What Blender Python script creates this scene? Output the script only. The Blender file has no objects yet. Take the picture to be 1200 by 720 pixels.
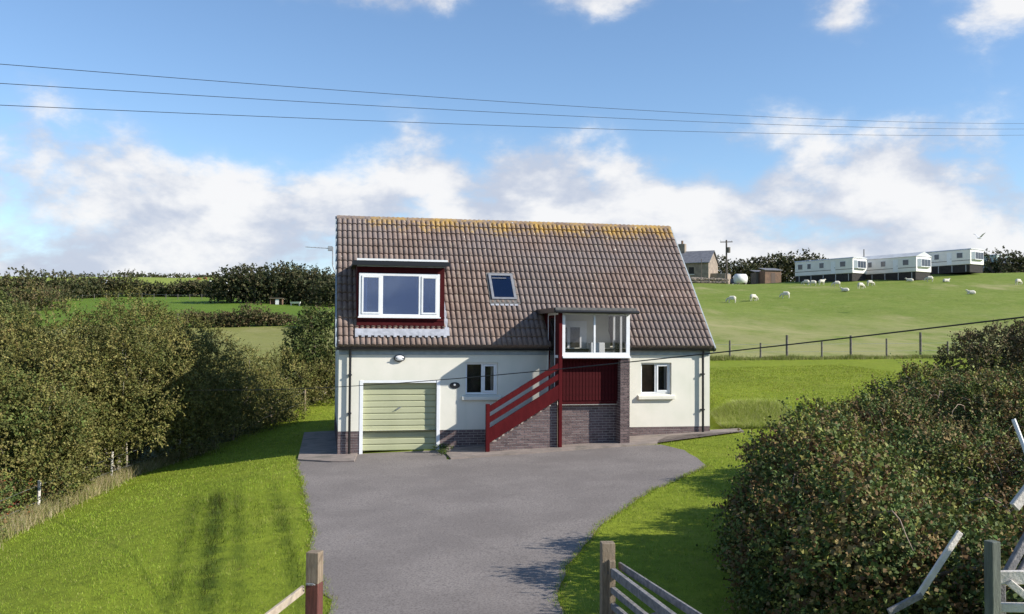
import bpy, bmesh, math, random
import numpy as np
from mathutils import Vector, Matrix
R = math.radians
sc = bpy.context.scene
COL = sc.collection
rng = np.random.default_rng(7)
random.seed(7)

# ---------------------------------------------------------------- camera
H = 3.372
PITCH, ROLL, FPX = 0.0312, 0.0062, 1077.8
cd = bpy.data.cameras.new('camera'); cam = bpy.data.objects.new('camera', cd); COL.objects.link(cam)
fw = Vector((0, math.cos(PITCH), math.sin(PITCH))); u0 = Vector((0, -math.sin(PITCH), math.cos(PITCH))); r0 = Vector((1, 0, 0))
rr = r0*math.cos(ROLL)+u0*math.sin(ROLL); uu = -r0*math.sin(ROLL)+u0*math.cos(ROLL)
m = Matrix((rr, uu, -fw)).transposed().to_4x4(); m.translation = (0, 0, H)
cam.matrix_world = m
cd.sensor_width = 36; cd.lens = FPX/1200*36; cd.clip_start = 0.1; cd.clip_end = 6000
sc.camera = cam

# ---------------------------------------------------------------- sun, sky, exposure
YAW = 0.2027                                   # house front turned this far
SUN_OFF, SUN_EL = R(27.5), R(30.8)                 # from the front wall plane; elevation
ax = Vector((math.cos(YAW), math.sin(YAW), 0)); ay = Vector((-math.sin(YAW), math.cos(YAW), 0))
flat = ax*math.cos(SUN_OFF)-ay*math.sin(SUN_OFF)
TO_SUN = (flat*math.cos(SUN_EL)+Vector((0, 0, math.sin(SUN_EL)))).normalized()
sd = bpy.data.lights.new('sun', 'SUN'); sun = bpy.data.objects.new('sun', sd); COL.objects.link(sun)
sd.energy = 5.0; sd.angle = R(0.5); sd.color = (1.0, 0.95, 0.86)
sun.rotation_euler = TO_SUN.to_track_quat('Z', 'Y').to_euler(); sun.location = (20, -10, 30)
sc.view_settings.view_transform = 'Standard'; sc.view_settings.look = 'None'
sc.view_settings.gamma = 1; sc.view_settings.use_curve_mapping = False
sc.view_settings.exposure = 0.52
sc.render.engine = 'CYCLES'
sc.cycles.max_bounces = 6; sc.cycles.transparent_max_bounces = 12; sc.cycles.use_denoising = True
sc.cycles.caustics_reflective = False; sc.cycles.caustics_refractive = False

W = bpy.data.worlds.new('World'); sc.world = W; W.use_nodes = True


class NT:
    """tiny node-tree writer"""
    def __init__(s, nt): s.nt = nt; s.nt.nodes.clear()
    def n(s, t, **kw):
        o = s.nt.nodes.new(t)
        for k, v in kw.items():
            if k.startswith('i_'):
                key = k[2:]; key = int(key) if key.isdigit() else key.replace('_', ' ')
                o.inputs[key].default_value = v
            else: setattr(o, k, v)
        return o
    def l(s, a, b, ai=0, bi=0):
        s.nt.links.new(a.outputs[ai], b.inputs[bi])
    def math(s, op, a, b=None, c=None, clamp=False):
        o = s.nt.nodes.new('ShaderNodeMath'); o.operation = op; o.use_clamp = clamp
        for i, v in enumerate((a, b, c)):
            if v is None: continue
            if isinstance(v, (int, float)): o.inputs[i].default_value = v
            else: s.nt.links.new(v, o.inputs[i])
        return o.outputs[0]
    def mix(s, f, a, b, kind='MIX'):
        o = s.nt.nodes.new('ShaderNodeMix'); o.data_type = 'RGBA'; o.blend_type = kind
        for i, v in ((0, f), (6, a), (7, b)):
            if isinstance(v, (int, float)): o.inputs[i].default_value = v
            elif isinstance(v, (tuple, list)): o.inputs[i].default_value = (*v[:3], 1)
            else: s.nt.links.new(v, o.inputs[i])
        return o.outputs[2]
    def ramp(s, f, lo, hi, a=0.0, b=1.0, smooth=True):
        o = s.nt.nodes.new('ShaderNodeMapRange'); o.interpolation_type = 'SMOOTHSTEP' if smooth else 'LINEAR'
        s.nt.links.new(f, o.inputs[0])
        for i, v in ((1, lo), (2, hi), (3, a), (4, b)): o.inputs[i].default_value = v
        return o.outputs[0]
    def noise(s, vec, scale, detail=4, rough=.55, dist=0.0):
        o = s.nt.nodes.new('ShaderNodeTexNoise')
        o.inputs['Scale'].default_value = scale; o.inputs['Detail'].default_value = detail
        o.inputs['Roughness'].default_value = rough; o.inputs['Distortion'].default_value = dist
        if vec is not None: s.nt.links.new(vec, o.inputs['Vector'])
        return o.outputs[0]
    def vmul(s, vec, v):
        o = s.nt.nodes.new('ShaderNodeVectorMath'); o.operation = 'MULTIPLY'; s.nt.links.new(vec, o.inputs[0]); o.inputs[1].default_value = v
        return o.outputs[0]
    def vadd(s, vec, v):
        o = s.nt.nodes.new('ShaderNodeVectorMath'); o.operation = 'ADD'; s.nt.links.new(vec, o.inputs[0]); o.inputs[1].default_value = v
        return o.outputs[0]


def build_sky():
    t = NT(W.node_tree)
    out = t.n('ShaderNodeOutputWorld')
    sky = t.n('ShaderNodeTexSky', sky_type='NISHITA', sun_disc=False, sun_elevation=SUN_EL,
              sun_rotation=math.atan2(TO_SUN.x, TO_SUN.y), altitude=20, air_density=1.0, dust_density=0.0, ozone_density=4.0)
    bg = t.n('ShaderNodeBackground', i_Strength=0.125); t.l(sky, bg)
    tc = t.n('ShaderNodeTexCoord'); d = tc.outputs['Generated']
    sep = t.n('ShaderNodeSeparateXYZ'); t.nt.links.new(d, sep.inputs[0])
    X, Y, Z = sep.outputs
    az = t.math('ARCTAN2', X, Y)              # 0 = straight ahead
    comb = t.n('ShaderNodeCombineXYZ')
    for i, v in enumerate((X, Y)): t.nt.links.new(v, comb.inputs[i])
    t.nt.links.new(t.math('MULTIPLY', Z, 1.75), comb.inputs[2]); p = comb.outputs[0]
    n1 = t.noise(p, 5.0, 9, .58, .1)
    n2 = t.noise(t.vadd(p, (.05, -.015, .055)), 5.0, 6, .58, .1)   # sampled towards the sun: lit side
    n3 = t.noise(t.vadd(p, (3.1, 1.7, .4)), 11, 5, .6)
    # coverage: banks of cumulus low over the land, thinner and broken above
    low = t.ramp(Z, .12, .25, .125, -.08)
    hor = t.ramp(Z, .0, .12, .21, 0)
    bias = t.math('ADD', low, hor)
    for a0, e0, ra, re, amp in ((-.42, .155, .20, .085, .16), (.11, .145, .18, .065, .15), (.41, .185, .10, .075, .17), (-.175, .345, .09, .045, .23), (.11, .35, .07, .035, .18), (.22, .365, .06, .03, .15),
                                (.35, .31, .035, .035, .17), (.50, .32, .06, .06, .21), (-.11, .222, .065, .045, .15), (.0, .15, .06, .05, .08),
                                (-.18, .19, .05, .04, -.10), (.22, .275, .26, .045, -.12), (-.36, .28, .26, .05, -.12), (.0, .28, .12, .04, -.10), (-.23, .12, .05, .03, -.04)):
        da = t.math('DIVIDE', t.math('SUBTRACT', az, a0), ra); de = t.math('DIVIDE', t.math('SUBTRACT', Z, e0), re)
        g = t.math('EXPONENT', t.math('MULTIPLY', t.math('ADD', t.math('MULTIPLY', da, da), t.math('MULTIPLY', de, de)), -1.0))
        bias = t.math('ADD', bias, t.math('MULTIPLY', g, amp))
    dens = t.math('ADD', n1, bias)
    mask = t.ramp(dens, .54, .68)
    soft = t.ramp(t.math('ADD', dens, t.math('MULTIPLY', t.math('SUBTRACT', n3, .5), .12)), .48, .66)
    mask = t.math('ADD', t.math('MULTIPLY', mask, .75), t.math('MULTIPLY', soft, .22))
    lit = t.math('SUBTRACT', n1, n2)
    lit = t.ramp(t.math('ADD', lit, t.math('MULTIPLY', t.math('SUBTRACT', n3, .5), .10)), -.11, .10)
    ccol = t.mix(lit, (.58, .64, .77), (.97, .97, .98))
    cb = t.n('ShaderNodeBackground', i_Strength=0.68); t.nt.links.new(ccol, cb.inputs[0])
    ms = t.n('ShaderNodeMixShader'); t.nt.links.new(mask, ms.inputs[0]); t.l(bg, ms, 0, 1); t.l(cb, ms, 0, 2)
    t.l(ms, out)


build_sky()

# ---------------------------------------------------------------- materials
MATS = {}


def pm(name, c, c2=None, scale=6, rough=.8, bump=0.0, bscale=None, spec=.3, metal=0, coat=0, vec='obj', stretch=None, detail=5, lo=.35, hi=.65, c3=None, s3=1.2):
    if name in MATS: return MATS[name]
    mt = bpy.data.materials.new(name); mt.use_nodes = True; t = NT(mt.node_tree)
    out = t.n('ShaderNodeOutputMaterial'); b = t.n('ShaderNodeBsdfPrincipled'); t.l(b, out)
    b.inputs['Roughness'].default_value = rough; b.inputs['Specular IOR Level'].default_value = spec; b.inputs['Metallic'].default_value = metal
    b.inputs['Coat Weight'].default_value = coat
    if vec == 'pos': v = t.n('ShaderNodeNewGeometry').outputs['Position']
    else: v = t.n('ShaderNodeTexCoord').outputs['Object']
    if stretch: v = t.vmul(v, stretch)
    if c2:
        n = t.noise(v, scale, detail)
        col = t.mix(t.ramp(n, lo, hi), c, c2)
        if c3:
            col = t.mix(t.ramp(t.noise(v, s3, 4), .5, .72), col, c3)
        t.nt.links.new(col, b.inputs['Base Color'])
    else: b.inputs['Base Color'].default_value = (*c, 1)
    if bump:
        bp = t.n('ShaderNodeBump', i_Strength=min(1, bump), i_Distance=0.02)
        t.nt.links.new(t.noise(v, bscale or scale*6, 5, .6), bp.inputs['Height']); t.l(bp, b, 0, 'Normal')
    MATS[name] = mt
    return mt


def leaf_mat(name, trans=.35, rough=.45):
    if name in MATS: return MATS[name]
    mt = bpy.data.materials.new(name); mt.use_nodes = True; t = NT(mt.node_tree)
    out = t.n('ShaderNodeOutputMaterial')
    a = t.n('ShaderNodeAttribute', attribute_name='col')
    b = t.n('ShaderNodeBsdfPrincipled'); b.inputs['Roughness'].default_value = rough; b.inputs['Specular IOR Level'].default_value = .18
    t.l(a, b, 0, 'Base Color')
    tr = t.n('ShaderNodeBsdfTranslucent'); t.l(a, tr)
    ms = t.n('ShaderNodeMixShader'); ms.inputs[0].default_value = trans; t.l(b, ms, 0, 1); t.l(tr, ms, 0, 2); t.l(ms, out)
    MATS[name] = mt
    return mt


def glass_mat(name, refl=.14, tint=(1, 1, 1), gtint=(.95, .97, 1)):
    mt = bpy.data.materials.new(name); mt.use_nodes = True; t = NT(mt.node_tree)
    out = t.n('ShaderNodeOutputMaterial')
    tr = t.n('ShaderNodeBsdfTransparent'); tr.inputs[0].default_value = (*tint, 1)
    gl = t.n('ShaderNodeBsdfGlossy'); gl.inputs['Roughness'].default_value = .015; gl.inputs[0].default_value = (*gtint, 1)
    lw = t.n('ShaderNodeFresnel', i_IOR=1.5)
    f = t.math('ADD', t.math('MULTIPLY', lw.outputs[0], 1.0), refl-.04, clamp=True)
    ms = t.n('ShaderNodeMixShader'); t.nt.links.new(f, ms.inputs[0]); t.l(tr, ms, 0, 1); t.l(gl, ms, 0, 2); t.l(ms, out)
    MATS[name] = mt
    return mt


def tile_mat():
    mt = bpy.data.materials.new('concrete_tile'); mt.use_nodes = True; t = NT(mt.node_tree)
    out = t.n('ShaderNodeOutputMaterial'); b = t.n('ShaderNodeBsdfPrincipled'); t.l(b, out)
    b.inputs['Roughness'].default_value = .85; b.inputs['Specular IOR Level'].default_value = .25
    v = t.n('ShaderNodeNewGeometry').outputs['Position']
    sep = t.n('ShaderNodeSeparateXYZ'); t.nt.links.new(v, sep.inputs[0])
    col = t.mix(t.ramp(t.noise(v, 2.6, 4), .35, .65), (.195, .140, .115), (.265, .195, .162))
    col = t.mix(t.ramp(t.noise(v, .45, 3), .42, .62), col, (.215, .172, .155))
    col = t.mix(t.math('MULTIPLY', t.ramp(t.noise(v, 24, 3), .55, .75), .5), col, (.16, .11, .095))
    # orange and pale lichen: thick along the ridge, thinning downwards
    hi = t.ramp(sep.outputs[2], 5.9, 7.0)
    li = t.math('ADD', t.math('MULTIPLY', hi, .34), t.math('ADD', t.math('MULTIPLY', t.noise(v, 1.3, 3), .3), t.math('MULTIPLY', t.noise(v, 7, 6, .65), .45)))
    col = t.mix(t.ramp(t.math('ADD', li, t.math('MULTIPLY', t.ramp(sep.outputs[0], -5.5, 0), .06)), .70, .86), col, (.43, .27, .075))
    col = t.mix(t.math('MULTIPLY', t.ramp(t.noise(v, 5.5, 4, .6), .60, .70), .35), col, (.42, .38, .28))
    col = t.mix(t.ramp(t.noise(v, 9, 2, .4), .735, .765), col, (.62, .58, .50))      # pale lichen spots
    t.nt.links.new(col, b.inputs['Base Color'])
    bp = t.n('ShaderNodeBump', i_Strength=.5, i_Distance=.01); t.nt.links.new(t.noise(v, 70, 4, .6), bp.inputs['Height']); t.l(bp, b, 0, 'Normal')
    MATS['tile'] = mt
    return mt


def render_mat():
    mt = bpy.data.materials.new('painted_render'); mt.use_nodes = True; t = NT(mt.node_tree)
    out = t.n('ShaderNodeOutputMaterial'); b = t.n('ShaderNodeBsdfPrincipled'); t.l(b, out)
    b.inputs['Roughness'].default_value = .9; b.inputs['Specular IOR Level'].default_value = .2
    v = t.n('ShaderNodeTexCoord').outputs['Object']
    col = t.mix(t.ramp(t.noise(v, 1.3, 5), .35, .7), (.75, .72, .63), (.69, .675, .58))
    streak = t.noise(t.vmul(v, (5, 5, .35)), 1.0, 5, .6)
    col = t.mix(t.math('MULTIPLY', t.ramp(streak, .55, .8), .35), col, (.55, .56, .46))
    t.nt.links.new(col, b.inputs['Base Color'])
    bp = t.n('ShaderNodeBump', i_Strength=.35, i_Distance=.012); t.nt.links.new(t.noise(v, 45, 6, .65), bp.inputs['Height']); t.l(bp, b, 0, 'Normal')
    MATS['render'] = mt
    return mt


def brick_mat():
    mt = bpy.data.materials.new('brown_brick'); mt.use_nodes = True; t = NT(mt.node_tree)
    out = t.n('ShaderNodeOutputMaterial'); b = t.n('ShaderNodeBsdfPrincipled'); t.l(b, out)
    b.inputs['Roughness'].default_value = .85; b.inputs['Specular IOR Level'].default_value = .25
    g = t.n('ShaderNodeNewGeometry')
    col = t.mix(g.outputs['Random Per Island'], (.075, .052, .055), (.17, .122, .12))
    col = t.mix(t.ramp(t.noise(g.outputs['Position'], 60, 4), .4, .7, 0, .4), col, (.30, .23, .21))
    t.nt.links.new(col, b.inputs['Base Color'])
    bp = t.n('ShaderNodeBump', i_Strength=.4, i_Distance=.006); t.nt.links.new(t.noise(g.outputs['Position'], 120, 4), bp.inputs['Height']); t.l(bp, b, 0, 'Normal')
    MATS['brick'] = mt
    return mt


def asphalt_mat():
    mt = bpy.data.materials.new('worn_asphalt'); mt.use_nodes = True; t = NT(mt.node_tree)
    out = t.n('ShaderNodeOutputMaterial'); b = t.n('ShaderNodeBsdfPrincipled'); t.l(b, out)
    b.inputs['Roughness'].default_value = .9; b.inputs['Specular IOR Level'].default_value = .25
    v = t.n('ShaderNodeNewGeometry').outputs['Position']
    col = t.mix(t.ramp(t.noise(v, .5, 5, .6), .35, .68), (.205, .178, .162), (.268, .234, .212))
    col = t.mix(t.math('MULTIPLY', t.ramp(t.noise(v, 30, 4, .75), .42, .66), .8), col, (.10, .087, .08))
    col = t.mix(t.math('MULTIPLY', t.ramp(t.noise(v, 90, 2, .5), .62, .72), .7), col, (.33, .31, .29))
    col = t.mix(t.math('MULTIPLY', t.ramp(t.noise(t.vmul(v, (1, .35, 1)), 1.5, 5, .65), .60, .78), .5), col, (.21, .175, .15))
    col = t.mix(t.math('MULTIPLY', t.ramp(t.noise(t.vadd(v, (9, 4, 0)), .9, 6, .7), .62, .74), .45), col, (.09, .088, .09))
    t.nt.links.new(col, b.inputs['Base Color'])
    bp = t.n('ShaderNodeBump', i_Strength=.5, i_Distance=.012); t.nt.links.new(t.noise(v, 70, 5, .7), bp.inputs['Height']); t.l(bp, b, 0, 'Normal')
    MATS['asphalt'] = mt
    return mt


def turf_mat(name, a, bcol, dry, dry_amt, band=None, tracks=False):
    mt = bpy.data.materials.new(name); mt.use_nodes = True; t = NT(mt.node_tree)
    out = t.n('ShaderNodeOutputMaterial'); b = t.n('ShaderNodeBsdfPrincipled'); t.l(b, out)
    b.inputs['Roughness'].default_value = .9; b.inputs['Specular IOR Level'].default_value = .1
    v = t.n('ShaderNodeNewGeometry').outputs['Position']
    col = t.mix(t.ramp(t.noise(v, .35, 5, .6), .3, .7), a, bcol)
    col = t.mix(t.math('MULTIPLY', t.ramp(t.noise(v, 3.0, 6, .7), .42, .7), .6), col, tuple(x*.55 for x in a))
    col = t.mix(t.math('MULTIPLY', t.ramp(t.noise(t.vmul(v, (1, .5, 1)), .9, 7, .75), .5, .75), .45), col, dry)
    col = t.mix(t.ramp(t.noise(t.vmul(v, (1, .4, 1)), .09, 6, .65), .62-dry_amt, .80-dry_amt), col, dry)
    if band:                                          # sun-dried strip low on the slope
        sp = t.n('ShaderNodeSeparateXYZ'); t.nt.links.new(v, sp.inputs[0])
        f = t.math('MULTIPLY', t.math('MULTIPLY', t.ramp(sp.outputs[1], band[1], band[2], 1, 0), t.ramp(t.noise(t.vmul(v, (1, .5, 1)), .25, 6, .7), .3, .6)), .75)
        col = t.mix(f, col, dry)
    if tracks:                                        # worn wheel tracks up the left lawn
        sp = t.n('ShaderNodeSeparateXYZ'); t.nt.links.new(v, sp.inputs[0])
        q = t.math('ADD', sp.outputs[0], t.math('MULTIPLY', t.math('SUBTRACT', sp.outputs[1], 13), .30)); tot = None
        for c0, w_, am in ((-4.25, .24, 1.), (-4.74, .17, .6), (-3.80, .16, .6), (-2.95, .17, .65)):
            e_ = t.math('DIVIDE', t.math('SUBTRACT', q, c0), w_); e_ = t.math('MULTIPLY', t.math('EXPONENT', t.math('MULTIPLY', t.math('MULTIPLY', e_, e_), -1)), am)
            tot = e_ if tot is None else t.math('MAXIMUM', tot, e_)
        f = t.math('MULTIPLY', t.math('MULTIPLY', tot, t.ramp(t.noise(v, 2.2, 4, .6), .25, .6)), t.math('MULTIPLY', t.ramp(sp.outputs[1], 11, 13.5), t.ramp(sp.outputs[1], 19, 24, 1, 0)))
        col = t.mix(t.math('MULTIPLY', f, .85), col, (.05, .085, .01))
    t.nt.links.new(col, b.inputs['Base Color'])
    bp = t.n('ShaderNodeBump', i_Strength=.8, i_Distance=.06); t.nt.links.new(t.noise(v, 9, 6, .75), bp.inputs['Height']); t.l(bp, b, 0, 'Normal')
    MATS[name] = mt
    return mt


tile_mat(); render_mat(); brick_mat(); asphalt_mat()
turf_mat('lawn_turf', (.19, .24, .022), (.235, .28, .026), (.29, .28, .06), -.05, tracks=True)
turf_mat('hill_pasture', (.155, .215, .034), (.205, .245, .05), (.34, .31, .14), .09, (0, 66, 105))
turf_mat('valley_pasture', (.25, .245, .08), (.215, .225, .06), (.31, .28, .13), .05)
turf_mat('green_pasture', (.10, .17, .02), (.135, .20, .025), (.18, .22, .045), -.05)
turf_mat('far_pasture', (.27, .31, .055), (.22, .28, .05), (.32, .31, .10), .05)
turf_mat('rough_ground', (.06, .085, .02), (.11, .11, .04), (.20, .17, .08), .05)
glass_mat('window_glass', .07); glass_mat('porch_glass', .045); glass_mat('dormer_glass', .16, (.75, .82, 1), (.55, .70, 1))  # dormer glass: blue of a reflected clear sky put into its tint
leaf_mat('leaf', .15, .62); leaf_mat('blade', .25, .6)
pm('white_upvc', (.82, .83, .84), (.76, .77, .78), 4, .35, spec=.45)
pm('red_paint', (.088, .007, .009), (.068, .005, .007), 7, .75, .25, 40, spec=.12, stretch=(1, 1, .3))
pm('maroon_board', (.062, .006, .008), (.045, .005, .006), 9, .75, .2, 40, spec=.12)
pm('garage_green', (.44, .45, .285), (.40, .41, .255), 2.2, .5, spec=.35)
pm('black_plastic', (.012, .012, .014), rough=.35, spec=.5)
pm('mortar', (.46, .42, .385), (.36, .33, .30), 8, .95)
pm('concrete', (.30, .245, .21), (.235, .195, .17), 3, .9, .5, 50, vec='pos', c3=(.17, .15, .125), s3=1.6)
pm('pale_concrete', (.42, .38, .33), (.34, .31, .27), 8, .9, .4, 50)
pm('lead', (.40, .41, .45), (.30, .31, .34), 6, .5, .2, 20)
pm('felt_grey', (.16, .155, .15), (.11, .11, .105), 8, .9, .3, 40)
pm('grey_board', (.36, .40, .42), (.29, .33, .35), 6, .8)
pm('sash_grey', (.26, .265, .28), (.21, .215, .23), 6, .5, metal=.2)
pm('dark_room', (.045, .04, .038), (.03, .028, .026), 3, .9)
pm('curtain', (.62, .60, .58), (.5, .49, .47), 5, .9, .3, 12, stretch=(8, 1, .3))
pm('wood_brown', (.22, .12, .065), (.15, .08, .045), 6, .6)
pm('post_wood', (.30, .235, .165), (.205, .155, .105), 7, .8, .6, 30, stretch=(6, 6, .7))
pm('red_stain', (.155, .055, .042), (.105, .04, .032), 7, .7, .5, 30, stretch=(6, 6, .7))
pm('grey_wood', (.25, .235, .23), (.15, .145, .145), 7, .85, .6, 30, stretch=(2, 2, 2))
pm('bleached_wood', (.66, .61, .55), (.50, .46, .41), 7, .85, .6, 30)
pm('pale_rail', (.46, .385, .29), (.34, .28, .21), 7, .85, .6, 30)
pm('green_post', (.13, .145, .12), (.09, .10, .085), 7, .8, .5, 30, stretch=(5, 5, .6))
pm('fence_wood', (.19, .17, .145), (.12, .105, .09), 7, .9, .4, 30)
pm('bark', (.17, .135, .10), (.10, .08, .06), 14, .95, .6, 40)
pm('cane', (.40, .30, .22), (.30, .22, .17), 10, .8)
pm('pale_bark', (.42, .37, .29), (.30, .26, .2), 14, .95, .5, 40)
pm('stone_wall', (.33, .27, .21), (.22, .18, .15), 1.3, .95, .6, 6)
pm('slate', (.20, .20, .215), (.15, .15, .165), 2, .7, .3, 8)
pm('caravan_cream', (.82, .79, .74), (.76, .735, .69), 1, .5)
pm('caravan_green', (.55, .66, .60), (.48, .6, .54), 1, .5)
pm('caravan_roof', (.62, .63, .63), (.5, .51, .51), 1, .7)
pm('brown_trim', (.14, .10, .08), rough=.6)
pm('wool', (.70, .66, .56), (.58, .54, .45), 14, .95, .8, 18)
pm('sheep_face', (.62, .58, .52), rough=.9)
pm('cable', (.015, .015, .016), rough=.6)
pm('pole_wood', (.13, .11, .095), (.09, .075, .065), 4, .9)
pm('steel', (.42, .43, .44), (.34, .35, .36), 8, .45, metal=.6)
pm('tank_white', (.78, .78, .76), (.68, .68, .66), 2, .5)
pm('dark_pane', (.07, .085, .11), (.05, .06, .08), 1, .15, spec=.6)
pm('navy', (.025, .04, .075), (.02, .03, .06), 2, .4, spec=.5)
pm('rust_shed', (.24, .15, .10), (.17, .11, .08), 2, .8)
pm('gull', (.62, .63, .66), (.4, .41, .44), 3, .7)
pm('cow_brown', (.22, .085, .03), (.16, .06, .025), 3, .8)
pm('white_mark', (.75, .75, .72), rough=.6)
pm('rubber', (.02, .02, .02), rough=.8)


# ---------------------------------------------------------------- mesh helpers
class MB:
    def __init__(s): s.v = []; s.f = []
    def add(s, vs, fs):
        o = len(s.v); s.v += [tuple(v) for v in vs]; s.f += [tuple(i+o for i in f) for f in fs]; return s
    def quad(s, a, b, c, d): return s.add((a, b, c, d), ((0, 1, 2, 3),))
    def box(s, x0, x1, y0, y1, z0, z1):
        return s.add([(x, y, z) for z in (z0, z1) for y in (y0, y1) for x in (x0, x1)],
                     [(0, 2, 3, 1), (4, 5, 7, 6), (0, 1, 5, 4), (2, 6, 7, 3), (0, 4, 6, 2), (1, 3, 7, 5)])
    def bar(s, a, b, w, h, up=(0, 0, 1)):
        a, b = Vector(a), Vector(b); d = (b-a).normalized(); up = Vector(up)
        sx = d.cross(up)
        if sx.length < 1e-4: sx = d.cross(Vector((1, 0, 0)))
        sx.normalize(); sy = sx.cross(d).normalized()
        vs = [p+sx*(i*w/2)+sy*(j*h/2) for p in (a, b) for i, j in ((-1, -1), (1, -1), (1, 1), (-1, 1))]
        return s.add(vs, [(3, 2, 1, 0), (4, 5, 6, 7), (0, 1, 5, 4), (1, 2, 6, 5), (2, 3, 7, 6), (3, 0, 4, 7)])
    def tube(s, pts, rad, n=8, cap=True):
        pts = [Vector(p) for p in pts]; m_ = len(pts)
        rs = rad if isinstance(rad, (list, tuple)) else [rad]*m_
        vs = []; ref = None
        for i, p in enumerate(pts):
            d = (pts[min(i+1, m_-1)]-pts[max(i-1, 0)]).normalized()
            if ref is None:
                ref = d.orthogonal().normalized()
            ref = (ref-d*ref.dot(d)).normalized(); q = d.cross(ref)
            vs += [p+(ref*math.cos(2*math.pi*k/n)+q*math.sin(2*math.pi*k/n))*rs[i] for k in range(n)]
        fs = [(i*n+k, i*n+(k+1) % n, (i+1)*n+(k+1) % n, (i+1)*n+k) for i in range(m_-1) for k in range(n)]
        if cap: fs += [tuple(range(n))[::-1], tuple((m_-1)*n+k for k in range(n))]
        return s.add(vs, fs)
    def prism(s, poly, off):
        """poly: 3-D points of a planar loop, extruded by vector off"""
        n = len(poly); poly = [Vector(p) for p in poly]; off = Vector(off)
        vs = poly+[p+off for p in poly]
        return s.add(vs, [tuple(range(n))[::-1], tuple(range(n, 2*n))]+[(i, (i+1) % n, n+(i+1) % n, n+i) for i in range(n)])
    def build(s, name, mat, parent=None, smooth=False, bevel=0.0, seg=2):
        me = bpy.data.meshes.new(name); me.from_pydata(s.v, [], s.f)
        bm = bmesh.new(); bm.from_mesh(me); bmesh.ops.recalc_face_normals(bm, faces=bm.faces)
        if bevel:
            es = [e for e in bm.edges if len(e.link_faces) == 2 and e.calc_face_angle(0) > .5]
            bmesh.ops.bevel(bm, geom=es, offset=bevel, segments=seg, affect='EDGES', profile=.5)
        bm.to_mesh(me); bm.free()
        return link(name, me, mat, parent, smooth)


def link(name, me, mat, parent=None, smooth=False):
    o = bpy.data.objects.new(name, me); COL.objects.link(o)
    if mat is not None and not me.materials: me.materials.append(MATS[mat] if isinstance(mat, str) else mat)
    if parent is not None: o.parent = parent
    if smooth:
        me.polygons.foreach_set('use_smooth', [True]*len(me.polygons))
    return o


def tag(o, label=None, cat=None, group=None, kind=None):
    for k, v in (('label', label), ('category', cat), ('group', group), ('kind', kind)):
        if v: o[k] = v
    return o


def empty(name, loc, rz=0, label=None, cat=None, group=None):
    o = bpy.data.objects.new(name, None); COL.objects.link(o); o.location = loc; o.rotation_euler = (0, 0, rz)
    o.empty_display_size = .2
    return tag(o, label, cat, group)


def np_mesh(name, verts, nv, mat, parent=None, cols=None, smooth=False):
    """verts: (N*nv,3) array, N separate faces of nv corners; cols (N,3)"""
    verts = np.ascontiguousarray(verts, dtype=np.float32); n = len(verts)//nv
    me = bpy.data.meshes.new(name)
    me.vertices.add(n*nv); me.vertices.foreach_set('co', verts.ravel())
    me.loops.add(n*nv); me.loops.foreach_set('vertex_index', np.arange(n*nv, dtype=np.int32))
    me.polygons.add(n); me.polygons.foreach_set('loop_start', np.arange(0, n*nv, nv, dtype=np.int32))
    me.polygons.foreach_set('loop_total', np.full(n, nv, dtype=np.int32))
    me.update(calc_edges=True)
    if cols is not None:
        c = np.ones((n, nv, 4), dtype=np.float32); c[:, :, :3] = cols[:, None, :]
        at = me.attributes.new('col', 'FLOAT_COLOR', 'POINT'); at.data.foreach_set('color', c.ravel())
    return link(name, me, mat, parent, smooth)


def unit(v): return v/np.maximum(np.linalg.norm(v, axis=-1, keepdims=True), 1e-9)


# ---------------------------------------------------------------- terrain
def sstep(a, b, x):
    t = np.clip((x-a)/(b-a), 0, 1); return t*t*(3-2*t)


LP = ((0, -1), (30, -.3), (45, 1.0), (60, 2.1), (110, 3.9), (118, 4.6), (220, 12.0), (300, 18.5), (450, 31), (520, 33), (800, 30), (3000, 20))
RP = ((0, 0), (30, 1.0), (55, 2.2), (80, 4.2), (150, 11.6), (165, 12.4), (200, 12.8), (400, 12), (800, 8), (3000, 0))


def terr(x, y):
    x = np.asarray(x, float); y = np.asarray(y, float)
    z = -.411+.04*np.clip(x, -40, 40)+.0194*np.clip(y, -30, 80)
    z = z-.14*np.clip(-6.35-.2*np.clip(y-26.4, 0, 14)-x, 0, 6.0)*sstep(5, 12, y)
    z = z+.62*sstep(29.4, 31.2, y+.15*(x-7))*sstep(6.3, 7.6, x)
    u = x/np.maximum(y, 10)
    lp = np.interp(y, *zip(*LP)); rp = np.interp(y, *zip(*RP))
    t = sstep(-.14, .12, u)
    far = lp*(1-t)+rp*t
    w = sstep(30, 46, y)*(1-t)+sstep(46, 60, y)*t
    z = z*(1-w)+far*w
    und = .25*np.sin(x*.11+1)*np.sin(y*.083)+.12*np.sin(x*.31+y*.2)
    return z+und*sstep(50, 80, y)+2.3*sstep(.22, .55, u)*sstep(80, 160, y)+.4*sstep(80, 150, y)*t


def T(x, y): return float(terr(x, y))


def gaxis(lo, hi, c0, c1, fine, grow):
    a = list(np.arange(c0, c1+1e-6, fine)); s = fine
    while a[-1] < hi: s *= grow; a.append(a[-1]+s)
    s = fine
    while a[0] > lo: s *= grow; a.insert(0, a[0]-s)
    return np.array(a)


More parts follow.
